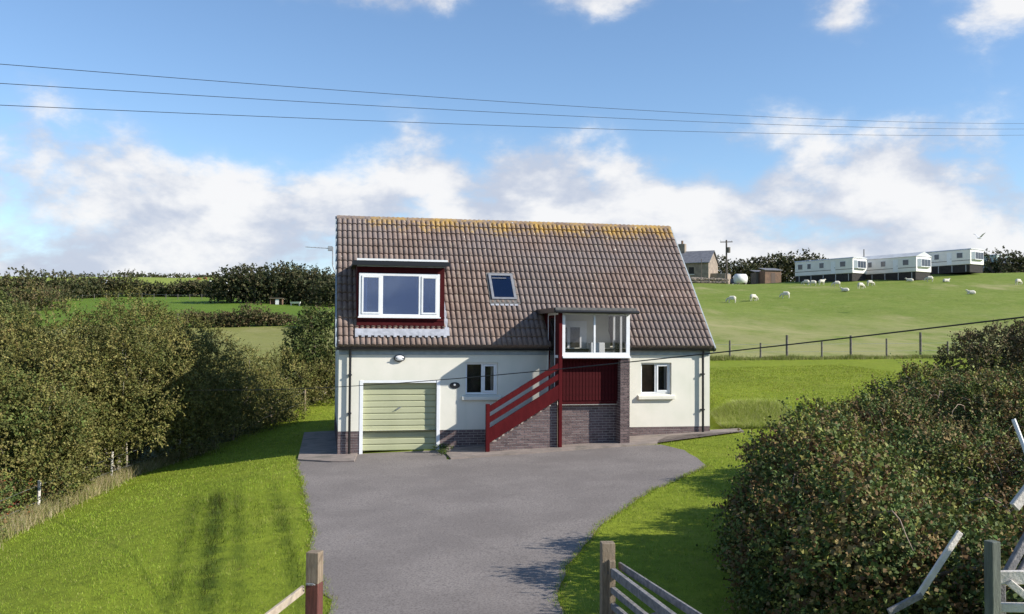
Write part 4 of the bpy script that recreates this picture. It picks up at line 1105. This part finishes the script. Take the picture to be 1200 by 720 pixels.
tag(o, 'thin white pole leaning in the brambles at the right edge', 'pole')

# wire fence along the left lawn
wf = empty('wire_fence', (-9.7, 20, T(-9.7, 20)), 0, 'post and wire fence along the left edge of the lawn', 'fence')
fp = []
for i, (x, y) in enumerate(((-11.3, 18.6), (-11.85, 23.2), (-11.95, 27.6), (-11.0, 30.6), (-10.0, 33.2), (-9.3, 35.8), (-8.6, 38.4))):
    zz = T(x, y); o = MB().tube([(x, y, zz-.3), (x+random.uniform(-.04, .04), y, zz+.85+random.uniform(-.05, .1))], .042, 8).build('post', 'bleached_wood' if i < 4 else 'post_wood', wf)
    o.matrix_parent_inverse = wf.matrix_world.inverted() if False else Matrix.Translation(-wf.location); fp.append(Vector((x, y, zz)))
for h in (.35, .75):
    o = MB().tube([p+Vector((0, 0, h)) for p in fp], .004, 4).build('wire', 'steel', wf); o.matrix_parent_inverse = Matrix.Translation(-wf.location)

# field fence beyond the lawn
ff = empty('field_fence', (18, 55, T(18, 55)), 0, 'dark post and wire fence between the lawn and the hill pasture', 'fence')
fp = []
for i, (xp, h) in enumerate(((820, 1.1), (855, 1.1), (891, .95), (922, 1.4), (963, 1.0), (997, 1.35), (1039, 1.15), (1079, 1.5), (1111, .95), (1150, 1.3), (1190, 1.1), (1235, 1.3))):
    x = px(xp, 55)*1.0; y = 55+.02*(i-5); zz = T(x, y); o = MB().tube([(x, y, zz-.2), (x, y, zz+h)], .075 if h > 1.25 else .055, 8).build('post', 'fence_wood', ff); o.matrix_parent_inverse = Matrix.Translation(-ff.location); fp.append(Vector((x, y, zz)))
for h in (.4, .85):
    o = MB().tube([p+Vector((0, 0, h)) for p in fp], .009, 4).build('wire', 'steel', ff); o.matrix_parent_inverse = Matrix.Translation(-ff.location)

# ---------------------------------------------------------------- cables
def at(xp, yp, d):
    hy = 393.6+ROLL*(xp-600); return Vector((px(xp, d), d, H+(hy-yp)/FPX*d))


def cable(name, a, b, sag, r, label, n=40, ext=.25):
    pts = []
    for t in np.linspace(-ext*.2, 1+ext, n):
        p = a.lerp(b, float(t)); p.z -= sag*4*max(0, t*(1-t)) if 0 <= t <= 1 else -sag*4*abs(t*(1-t))*.6; pts.append(p)
    return tag(MB().tube(pts, r, 5).build(name, 'cable', None), label, 'cable')


cable('power_line', at(-40, 70, 26), at(1240, 143, 75), .55, .010, 'uppermost of the three overhead wires crossing the sky', ext=.3)
cable('power_line', at(-40, 93.5, 26), at(1240, 149.5, 75), .45, .010, 'middle of the three overhead wires crossing the sky', ext=.3)
cable('power_line', at(-40, 120, 26), at(1240, 156.5, 75), .38, .010, 'lowest of the three overhead wires crossing the sky', ext=.3)
cable('service_cable', at(250, 457, 23.0), at(1230, 368, 6.5), .16, .0062, 'black service cable slung low in front of the house', ext=.5)


# ---------------------------------------------------------------- far things on the hill to the right
def pole(name, xp, d, h, r, label, cat='pole', group='poles on the skyline', arm=False):
    x = px(xp, d); z = T(x, d); o = MB().tube([(x, d, z-.5), (x, d, z+h)], [r, r*.75], 8).build(name, 'pole_wood', None)
    tag(o, label, cat, group)
    if arm:
        c = MB().bar((x-1.0, d, z+h-.35), (x+1.0, d, z+h-.3), .12, .14).build('cross_arm', 'pole_wood', o)
        for k in (-.9, 0, .9): MB().tube([(x+k, d, z+h-.25), (x+k, d, z+h+.0)], .05, 6).build('insulator', 'tank_white', o)
        MB().tube([(x+.35, d-.1, z+h-2.1), (x+.35, d-.1, z+h-1.2)], .28, 10).build('transformer', 'fence_wood', o)
    return o


pole('utility_pole', 851.5, 150, 7.2, .17, 'utility pole with cross arm and transformer right of the farmhouse', arm=True)
pole('slim_pole', 891, 170, 5.3, .10, 'short slim pole above the dark trees right of the utility pole')
pole('slim_pole', 1013, 190, 7.6, .13, 'tall slim pole rising behind the second caravan')
pole('slim_pole', 1103, 190, 5.6, .13, 'slim pole rising behind the roof of the third caravan')
pole('slim_pole', 993, 195, 5.2, .09, 'thin faint pole above the first caravan')
pole('slim_pole', 1093, 195, 4.9, .09, 'thin faint pole close left of the third caravan pole')
pole('slim_pole', 822, 150, 4.0, .07, 'thin pole against the farmhouse wall')

fx_, fd = px(806, 163), 163.; fz = T(fx_, fd)-.3
fh = empty('farmhouse', (fx_, fd, fz), R(-28), 'old stone farmhouse with slate roof and chimney behind the right roof edge', 'house')
wx, dy, hz = 4.6, 3.0, 4.2
mb = MB().box(-wx, wx, -dy, dy, -.5, hz)
mb.add([(-wx, -dy, hz), (-wx, dy, hz), (-wx, 0, hz+2.0), (wx, -dy, hz), (wx, dy, hz), (wx, 0, hz+2.0)], [(0, 1, 2), (3, 5, 4)]); mb.build('wall', 'stone_wall', fh)
mb = MB()
for s_ in (-1, 1): mb.prism([(-wx-.25, s_*(dy+.3), hz-.15), (wx+.25, s_*(dy+.3), hz-.15), (wx+.25, 0, hz+2.15), (-wx-.25, 0, hz+2.15)], (0, 0, .12))
rf = mb.build('roof', 'slate', fh)
MB().box(-1.6, -.4, -.5, .5, hz+1.2, hz+3.6).build('chimney', 'stone_wall', rf); MB().tube([(-1.0, 0, hz+3.6), (-1.0, 0, hz+4.2)], .2, 8).build('chimney_pot', 'rust_shed', rf)
for x in (-2.2, 1.6):
    w = MB().box(x-.45, x+.45, -dy-.03, -dy+.1, 2.2, 3.4).build('window', 'dark_room', fh); MB().box(x-.55, x+.55, -dy-.1, -dy-.031, 2.08, 2.19).build('sill', 'white_mark', w)
MB().box(-.4, .5, -dy-.04, -dy+.1, 0, 2.0).build('door', 'brown_trim', fh)
MB().box(wx-.02, wx+2.6, -1.8, 2, -.5, 2.3).build('lean_to', 'stone_wall', fh)

# field wall and yard clutter below the farmhouse
wall_x = np.linspace(px(806, 150), px(852, 150), 16)
fwall = empty('dry_stone_wall', (wall_x[8], 150, T(wall_x[8], 150)), 0, 'tumbled dry stone wall at the foot of the farmhouse', 'wall')
for i, x in enumerate(wall_x):
    for lay in range(2):
        s_ = random.uniform(.28, .42); bm = bmesh.new(); bmesh.ops.create_icosphere(bm, subdivisions=1, radius=s_)
        for v in bm.verts: v.co = Vector((v.co.x*1.3, v.co.y, v.co.z*.8))*random.uniform(.85, 1.15)
        me_ = bpy.data.meshes.new('stone'); bm.to_mesh(me_); bm.free()
        o = link('stone', me_, 'stone_wall', fwall); o.location = (x-fwall.location.x+random.uniform(-.1, .1), random.uniform(-.1, .1), T(x, 150)-fwall.location.z+.22+.45*lay)
tx = px(868, 152); tz = T(tx, 152)
tk = empty('water_tank', (tx, 152, tz), R(15), 'white rounded tank on the field edge by the utility pole', 'tank')
mb = MB(); mb.tube([(-1.0, 0, .95), (-.85, 0, .95), (.85, 0, .95), (1.0, 0, .95)], [.5, .85, .85, .5], 14); mb.build('tank_body', 'tank_white', tk, smooth=True)
for x in (-.6, .6): MB().box(x-.1, x+.1, -.6, .6, -.2, .3).build('cradle', 'fence_wood', tk)
cx_ = px(845, 162); cz = T(cx_, 162)
nc = empty('parked_vehicle', (cx_, 162, cz), R(-10), 'dark blue vehicle parked beside the farmhouse', 'car')
mb = MB().prism([(-2.2, -.9, .35), (2.2, -.9, .35), (2.2, -.9, 1.0), (1.3, -.9, 1.15), (.7, -.9, 1.85), (-1.9, -.9, 1.85), (-2.2, -.9, 1.1)], (0, 1.8, 0)); mb.build('body', 'navy', nc, bevel=.08)
for x in (-1.4, 1.4):
    for y in (-.85, .85): MB().tube([(x, y-.11, .33), (x, y+.11, .33)], .34, 14).build('wheel', 'rubber', nc)
MB().box(-1.7, .5, -.93, -.905, 1.25, 1.7).build('side_window', 'window_glass', nc)
for xp, d, w_, h_, mt_, lb in ((903, 158, 3.0, 2.2, 'rust_shed', 'rusty brown shed left of the first caravan'), (888, 160, 1.6, 2.0, 'fence_wood', 'small dark shed beside the rusty shed')):
    x = px(xp, d); s_ = empty('shed', (x, d, T(x, d)-.1), R(12), lb, 'shed', 'field sheds')
    MB().box(-w_/2, w_/2, -1, 1, -.3, h_).build('wall', mt_, s_); MB().prism([(-w_/2-.15, -1.2, h_), (w_/2+.15, -1.2, h_), (w_/2+.15, 1.2, h_+.45), (-w_/2-.15, 1.2, h_+.45)], (0, 0, .1)).build('roof', 'slate', s_)
    MB().box(-.4, .4, -1.03, -.99, 0, 1.8).build('door', 'brown_trim', s_)


# static caravans ----------------------------------------------------
def caravan(xp, d, rz, ln, wd, label, mat='caravan_cream', lift=0., gable=False):
    x = px(xp, d); o = empty('static_caravan', (x, d, T(x, d)+lift), rz, label, 'caravan', 'static caravans on the hill')
    zb, ht = .75, 2.35                                  # the front (bay) end is at local +x
    MB().box(-ln/2, ln/2, -wd/2, wd/2, zb, zb+ht).build('body', mat, o, bevel=.06)
    if gable: sec = [(-wd/2-.12, zb+ht), (wd/2+.12, zb+ht), (0, zb+ht+.75)]
    else: sec = [(-wd/2-.06, zb+ht+.001), (wd/2+.06, zb+ht+.001), (wd/2-.1, zb+ht+.14), (0, zb+ht+.24), (-wd/2+.1, zb+ht+.14)]
    MB().prism([(-ln/2-.08, y, z) for y, z in sec], (ln+.2, 0, 0)).build('roof', 'caravan_roof', o)
    MB().box(-ln/2+.1, ln/2-.15, -wd/2+.08, wd/2-.08, -.5, zb-.02).build('underframe', 'dark_room', o)
    MB().box(-ln/2-.01, ln/2+.01, -wd/2-.02, -wd/2+.0, zb+.62, zb+.70).build('trim_strip', 'brown_trim', o)
    for k in range(5):
        xx = -ln/2+.8+k*(ln-1.6)/4; MB().tube([(xx, -wd/2+.1, -.4), (xx, -wd/2+.1, zb)], .07, 6).build('leg', 'steel', o)
    for xx, w_ in ((-.40, 1.0), (-.24, .8), (-.02, .95), (.34, 1.1)):
        c = xx*ln; w = MB().box(c-w_/2, c+w_/2, -wd/2-.035, -wd/2-.003, zb+1.0, zb+1.95).build('window', 'white_upvc', o); MB().box(c-w_/2+.07, c+w_/2-.07, -wd/2-.05, -wd/2-.036, zb+1.07, zb+1.88).build('pane', 'dark_pane', w)
    dr_ = MB().box(.14*ln, .14*ln+.85, -wd/2-.03, -wd/2-.003, zb+.05, zb+2.0).build('door', 'white_upvc', o); MB().box(.14*ln+.7, .14*ln+.76, -wd/2-.07, -wd/2-.031, zb+.9, zb+1.1).build('handle', 'steel', dr_)
    ex_ = ln/2
    MB().prism([(ex_+.0, -wd/2+.25, zb+.75), (ex_+.4, -wd/2+.7, zb+.75), (ex_+.4, wd/2-.7, zb+.75), (ex_, wd/2-.25, zb+.75)], (0, 0, 1.25)).build('bay_window', 'white_upvc', o)
    for a, b in ((-wd/2+.78, -.38), (-.32, .32), (.38, wd/2-.78)): MB().box(ex_+.401, ex_+.415, a, b, zb+.85, zb+1.9).build('bay_pane', 'dark_pane', o)
    MB().prism([(ex_+.016, -wd/2+.32, zb+.85), (ex_+.36, -wd/2+.70, zb+.85), (ex_+.36, -wd/2+.70, zb+1.9), (ex_+.016, -wd/2+.32, zb+1.9)], (.012, -.012, 0)).build('bay_pane', 'dark_pane', o)
    return o


caravan(973, 148, R(-56), 11.0, 3.6, 'lowest cream caravan, nearest the dark trees, with brown trim', lift=.1)
caravan(1046, 145, R(-58), 11.0, 3.8, 'cream caravan with gabled porch end, second from the left', gable=True, lift=.15)
caravan(1108, 150, R(-58), 11.0, 3.7, 'cream caravan with wide bay window, third from the left', lift=.35)
caravan(1150, 168, R(-64), 9.0, 3.6, 'pale green caravan half hidden behind the third caravan', 'caravan_green', lift=.4)
x = px(1190, 165); o = empty('farm_shed', (x, 165, T(x, 165)), R(-8), 'long low shed roof at the far right skyline', 'shed')
MB().box(-5, 5, -2, 2, -.3, 2.0).build('wall', 'fence_wood', o); MB().prism([(-5.2, -2.2, 2.0), (5.2, -2.2, 2.0), (5.2, 2.2, 2.6), (-5.2, 2.2, 2.6)], (0, 0, .12)).build('roof', 'caravan_roof', o)


# sheep -----------------------------------------------------------
def skin(name, verts, edges, rad, mat, sub=2):
    me = bpy.data.meshes.new(name); me.from_pydata(verts, edges, []); o = bpy.data.objects.new(name, me); COL.objects.link(o)
    md = o.modifiers.new('skin', 'SKIN'); sv = me.skin_vertices[0].data
    for i, r in enumerate(rad): sv[i].radius = r if isinstance(r, tuple) else (r, r)
    sv[0].use_root = True
    s_ = o.modifiers.new('sub', 'SUBSURF'); s_.levels = sub; s_.render_levels = sub
    dg = bpy.context.evaluated_depsgraph_get(); out = bpy.data.meshes.new_from_object(o.evaluated_get(dg))
    bpy.data.objects.remove(o); out.name = name; out.materials.clear(); out.materials.append(MATS[mat]); out.polygons.foreach_set('use_smooth', [True]*len(out.polygons))
    return out


def sheep_mesh(pose):
    if pose == 'graze': neck, head, nose = (.58, 0, .56), (.72, 0, .34), (.80, 0, .12)
    elif pose == 'up': neck, head, nose = (.56, 0, .82), (.66, 0, .98), (.86, 0, .90)
    else: neck, head, nose = (.52, 0, .52), (.62, 0, .70), (.80, 0, .62)
    dz = -.36 if pose == 'lie' else 0
    if pose == 'lie': neck = (.52, 0, .42); head = (.60, 0, .60); nose = (.78, 0, .54)
    v = [(0, 0, .66+dz), (-.40, 0, .66+dz), (-.52, 0, .60+dz), (.36, 0, .64+dz), neck, head, nose]; e = [(0, 1), (1, 2), (0, 3), (3, 4), (4, 5), (5, 6)]
    r = [(.27, .27), (.25, .25), (.12, .12), (.24, .24), .13, .10, .05]
    for bx in (-.38, .34):
        b0 = 1 if bx < 0 else 3
        for sy in (-.13, .13):
            i = len(v)
            if pose == 'lie': v += [(bx, sy*1.3, .16), (bx+.22, sy*1.5, .07)]; r += [.07, .04]; e += [(b0, i), (i, i+1)]
            else: v += [(bx, sy, .46), (bx+(.03 if bx > 0 else -.05), sy, .24), (bx, sy, 0)]; r += [.085, .04, .032]; e += [(b0, i), (i, i+1), (i+1, i+2)]
    return skin('sheep_body', v, e, r, 'wool')


SH = {p: sheep_mesh(p) for p in ('graze', 'up', 'lie')}
for xp, yp, d, pose, rz, lb in (
        (945, 334, 141, 'graze', 2.6, 'sheep close under the left end of the first caravan'), (953, 336, 137, 'graze', 2.9, 'grazing sheep by the first caravan, second from its left end'), (963, 333, 140, 'up', .3, 'sheep standing upright before the first caravan'),
        (981, 336, 134, 'graze', 3.0, 'grazing sheep under the right half of the first caravan'), (991, 342, 122, 'lie', 2.8, 'sheep lying in the grass below the first caravan'), (1009, 341, 126, 'graze', .4, 'sheep facing right just below the gap between two caravans'),
        (1020, 335, 134, 'graze', .2, 'sheep grazing at the left corner of the second caravan'), (1067, 334, 137, 'lie', 2.8, 'sheep lying in front of the second caravan'), (1090, 333, 136, 'graze', 3.0, 'sheep between the second and third caravans'),
        (1109, 334, 134, 'lie', .2, 'sheep lying in front of the third caravan'), (1139, 342, 114, 'lie', 3.0, 'sheep lying alone lower down the field, right of the others'), (1194, 332, 128, 'graze', .4, 'sheep grazing at the far right edge of the field'),
        (858, 348, 111, 'graze', 2.7, 'leftmost sheep, below the utility pole'), (883, 348, 112, 'graze', .5, 'sheep in the open field below the white tank'), (921, 346, 114, 'graze', 2.7, 'sheep in the open field left of the first caravan')):
    x = px(xp, d); o = empty('sheep', (x, d, T(x, d)-.02), rz, lb, 'sheep', 'sheep grazing on the hill')
    link('sheep_body', SH[pose], None, o)
    hz_ = {'graze': (.70, 0, .36), 'up': (.62, 0, .98), 'lie': (.56, 0, .60)}[pose]
    ear = MB()
    for s_ in (-1, 1): ear.prism([(hz_[0], s_*.07, hz_[2]+.03), (hz_[0]+.04, s_*.2, hz_[2]+.02), (hz_[0]-.04, s_*.19, hz_[2]-.01)], (0, 0, .02))
    ear.build('ears', 'sheep_face', o); o.scale = (.95, .95, .95)

# gull --------------------------------------------------------------
gp_ = at(1149, 279, 95)
gu = empty('gull', gp_, R(30), 'gull flying above the caravans with raised wings', 'bird')
link('gull_body', skin('gull_body', [(0, 0, 0), (.18, 0, .02), (.29, 0, .06), (.38, 0, .05), (-.2, 0, -.01), (-.38, 0, -.02)], [(0, 1), (1, 2), (2, 3), (0, 4), (4, 5)], [.10, .09, .06, .02, .07, .03], 'gull'), None, gu)
for s_ in (-1, 1): MB().prism([(.14, s_*.06, .06), (.10, s_*.42, .42), (-.05, s_*.70, .50), (-.10, s_*.40, .36), (-.12, s_*.06, .05)], (0, 0, .025)).build('wing', 'gull', gu)


# ---------------------------------------------------------------- far trees and hedges
def far_tree(xp, yb, d, h, w, label, pal, seed, name='tree', group=None, leaf=.3, n=420, trunk=True, lob=5):
    g = np.random.default_rng(seed); x = px(xp, d); z = T(x, d)
    o = empty(name, (x, d, z), 0, label, 'tree' if trunk else 'bush', group)
    lobes = []
    for k in range(lob):
        a = g.uniform(0, 6.28); q = g.uniform(.0, .5)
        lobes.append((x+math.cos(a)*q*w*.7, d+math.sin(a)*q*w*.5, z+h*g.uniform(.36, .6), w*g.uniform(.34, .5), w*g.uniform(.3, .45), h*g.uniform(.22, .32)))
    lobes.append((x, d, z+h*.24, w*.5, w*.42, h*.34)); lobes.append((x-w*.25, d-.3, z+h*.12, w*.34, w*.3, h*.25)); lobes.append((x+w*.25, d-.3, z+h*.12, w*.34, w*.3, h*.25)); lobes.append((x, d, z+h*.6, w*.36, w*.36, h*.26))
    V, c, p, s_ = shoots(lobes, int(n*1.7), leaf*1.7, 6, leaf*.85, pal, g, lump=.10, narrow=.55, inner=.35)
    np_mesh('crown' if trunk else 'foliage', V-np.array(o.location), 4, 'leaf', o, c)
    mb = MB()
    mb.tube([(0, 0, -.4), (.05, 0, h*.3), (0, .05, h*.6)], [max(.08, h*.035), h*.028, .04], 6)
    for k in range(5):
        a = g.uniform(0, 6.28); mb.tube([(0, 0, h*(.22+.06*k)), (math.cos(a)*w*.22, math.sin(a)*w*.2, h*(.4+.06*k))], [h*.018, .02], 5)
    mb.build('trunk' if trunk else 'branches', 'bark', o, smooth=True)
    return o


where = ['leftmost', 'second from the left', 'third from the left', 'fourth from the left', 'fifth from the left', 'sixth from the left', 'seventh from the left', 'eighth from the left', 'ninth from the left', 'tenth from the left', 'eleventh from the left', 'twelfth from the left', 'thirteenth from the left', 'fourteenth from the left', 'fifteenth from the left', 'sixteenth from the left']
for k, (xp, d, h, w) in enumerate(((8, 185, 7.5, 13), (34, 188, 6.7, 12), (62, 195, 6.4, 12), (88, 215, 6.0, 11), (104, 218, 5.3, 8), (118, 222, 4.6, 7), (136, 222, 6.4, 10), (152, 224, 5.3, 8), (176, 224, 3.6, 8), (200, 224, 2.9, 8), (216, 222, 3.9, 7), (228, 222, 3.7, 6), (240, 222, 3.6, 6), (250, 222, 4.1, 6))):
    far_tree(xp, 0, d, h, w, f'dark rounded tree {where[k]} in the tree line across the left field', PINE+GORSE[:2], 100+k, group='tree line across the left field', leaf=.42, n=520)
for k, (xp, d, h, w) in enumerate(((270, 188, 7.8, 9), (284, 192, 8.3, 10), (298, 186, 8.3, 10), (312, 192, 8.5, 10), (326, 184, 8.6, 11), (338, 192, 9.3, 10), (350, 184, 8.1, 10), (362, 194, 8.6, 9), (374, 184, 7.2, 10), (386, 190, 7.7, 9), (392, 178, 6.3, 8))):
    far_tree(xp, 0, d, h, w, f'dark evergreen tree {where[k]} in the wood left of the house', PINE, 130+k, name='evergreen_tree', group='wood left of the house', leaf=.42, n=620)
for k, (xp, d, h, w) in enumerate(((226, 114, 2.6, 3.4), (240, 115, 1.9, 3.0), (253, 115, 2.1, 3.2), (266, 115, 1.9, 2.6), (278, 115, 1.8, 2.6), (291, 115, 3.0, 3.0), (305, 115, 2.0, 2.4), (317, 115, 1.7, 2.8), (330, 115, 1.5, 2.6), (366, 113, 2.0, 3.0), (378, 112, 3.0, 4.2))):
    far_tree(xp, 0, d, h, w, f'brown hedge bush {where[k]} between the two left fields', GORSE, 160+k, name='hedge_bush', group='hedge between the left fields', leaf=.18, n=420, trunk=False)
for k, (xp, d, h, w) in enumerate(((838, 170, 6.0, 6), (868, 168, 5.3, 6.5), (880, 170, 5.7, 6), (893, 170, 5.7, 6), (906, 170, 6.2, 6), (917, 170, 5.7, 5), (934, 170, 6.7, 7.5), (950, 172, 5.5, 5), (1000, 200, 7.1, 12), (1030, 200, 6.9, 12), (1172, 164, 5.0, 8), (1200, 160, 4.2, 8))):
    far_tree(xp, 0, d, h, w, f'dark bushy tree {where[k]} along the hill skyline', PINE+GORSE[:1], 190+k, group='trees on the hill skyline', leaf=.34, n=480)
for k, (xp, d, h, w) in enumerate(((148, 470, 4.2, 16), (165, 470, 3.0, 14), (186, 475, 2.4, 14), (207, 480, 2.7, 12), (250, 480, 2.1, 14), (235, 485, 2.1, 14), (98, 480, 2.4, 24))):
    far_tree(xp, 0, d, h, w, f'distant low hedge clump {where[k]} on the far hilltop', PINE, 220+k, name='distant_bush', group='hedge on the far hilltop', leaf=.6, n=200, trunk=False)
for k, (xp, d, h, w) in enumerate(((20, 150, 5.0, 9), (48, 155, 4.4, 8), (2, 125, 3.2, 8))):
    far_tree(xp, 0, d, h, w, f'brown scrub bush {where[k]} above the willows at the left edge', GORSE+OLIVE[2:3], 230+k, name='scrub_bush', group='brown scrub at the left edge', leaf=.28, n=800, trunk=False)

# small things in the left fields
x = px(324, 176); o = empty('field_shelter', (x, 176, T(x, 176)), R(6), 'small open fronted field shelter below the wood', 'shelter')
MB().box(-1.15, 1.15, .6, .7, 0, 1.1).build('back_wall', 'rust_shed', o); MB().box(-1.15, -1.05, -.6, .6, 0, 1.1).build('side_wall', 'rust_shed', o); MB().box(1.05, 1.15, -.6, .6, 0, 1.1).build('side_wall', 'rust_shed', o)
MB().prism([(-1.35, -.85, 1.15), (1.35, -.85, 1.15), (1.35, .85, 1.0), (-1.35, .85, 1.0)], (0, 0, .08)).build('roof', 'stone_wall', o); MB().box(-.15, .5, -.61, -.55, 0, 1.0).build('front_post', 'tank_white', o)
x = px(346, 174); o = empty('feed_trough', (x, 174, T(x, 174)), R(-5), 'pale feed trough on legs in front of the wood', 'trough')
MB().add([(-1.0, -.3, .8), (1.0, -.3, .8), (1.0, .3, .8), (-1.0, .3, .8), (-.9, -.12, .45), (.9, -.12, .45), (.9, .12, .45), (-.9, .12, .45)], [(0, 1, 5, 4), (1, 2, 6, 5), (2, 3, 7, 6), (3, 0, 4, 7), (4, 5, 6, 7)]).build('bin', 'tank_white', o)
for sx in (-.8, .8):
    for sy in (-.2, .2): MB().box(sx-.04, sx+.04, sy-.04, sy+.04, 0, .5).build('leg', 'steel', o)
for xp, d, lb in ((121, 226, 'pale barn roof among the trees of the left tree line'), (258, 226, 'small white barn between the left tree line and the wood')):
    x = px(xp, d); o = empty('barn', (x, d, T(x, d)), R(20), lb, 'barn', 'barns behind the tree line'); MB().box(-2.5, 2.5, -2, 2, 0, 2.8).build('wall', 'tank_white', o)
    MB().prism([(-2.7, -2.2, 2.75), (2.7, -2.2, 2.75), (2.7, 0, 3.9), (-2.7, 0, 3.9)], (0, 0, .1)).build('roof', 'caravan_roof', o); MB().prism([(-2.7, 2.2, 2.75), (2.7, 2.2, 2.75), (2.7, 0, 3.9), (-2.7, 0, 3.9)], (0, 0, .1)).build('roof', 'caravan_roof', o)
x = px(208, 108); o = MB().tube([(x, 108, T(x, 108)-.3), (x, 108, T(x, 108)+1.9)], .11, 8).build('field_post', 'fence_wood', None); tag(o, 'dark gate post standing alone left of the field hedge', 'post')
lf = empty('stock_fence', (px(160, 205), 205, T(px(160, 205), 205)), 0, 'pale post and wire fence below the left tree line', 'fence')
fp = []
for xp in range(40, 262, 14):
    x = px(xp, 204); zz = T(x, 204); o = MB().tube([(x, 204, zz-.2), (x, 204, zz+1.25)], .07, 6).build('post', 'fence_wood', lf); o.matrix_parent_inverse = Matrix.Translation(-lf.location); fp.append(Vector((x, 204, zz+1.0)))
o = MB().tube(fp, .02, 4).build('wire', 'steel', lf); o.matrix_parent_inverse = Matrix.Translation(-lf.location)
cowm = skin('cow_body', [(0, 0, 1.0), (-.75, 0, 1.0), (.65, 0, 1.0), (1.05, 0, .9), (1.35, 0, .5)]+[(bx, sy, z) for bx in (-.7, .6) for sy in (-.25, .25) for z in (.6, 0)],
            [(0, 1), (0, 2), (2, 3), (3, 4)]+[(1 if b < 2 else 2, 5+2*b) for b in range(4)]+[(5+2*b, 6+2*b) for b in range(4)], [(.42, .42), (.40, .4), (.38, .38), .2, .14]+[.14, .08]*4, 'cow_brown', 1)
for xp, d, rz, lb in ((232, 395, .2, 'brown cow on the far hillside, left of the pair'), (240, 400, 2.9, 'brown cow on the far hillside, right of the pair')):
    x = px(xp, d); o = empty('cow', (x, d, T(x, d)), rz, lb, 'cow', 'cows on the far hillside'); link('cow_body', cowm, None, o)


# weeds at the corner of the garage apron
wx_, wy_ = hw(2.98, -.35); shrub('weed_clump', [(wx_, wy_, T(wx_, wy_)+.02, .22, .14, .10), (wx_+.12, wy_-.55, T(wx_, wy_)+.02, .12, .4, .09)], 420, .09, 6, .03, [(.06, .10, .02), (.10, .14, .03)], 'dark weeds growing at the right corner of the garage door', 'weeds', seed=60, nst=3, sr=.006)
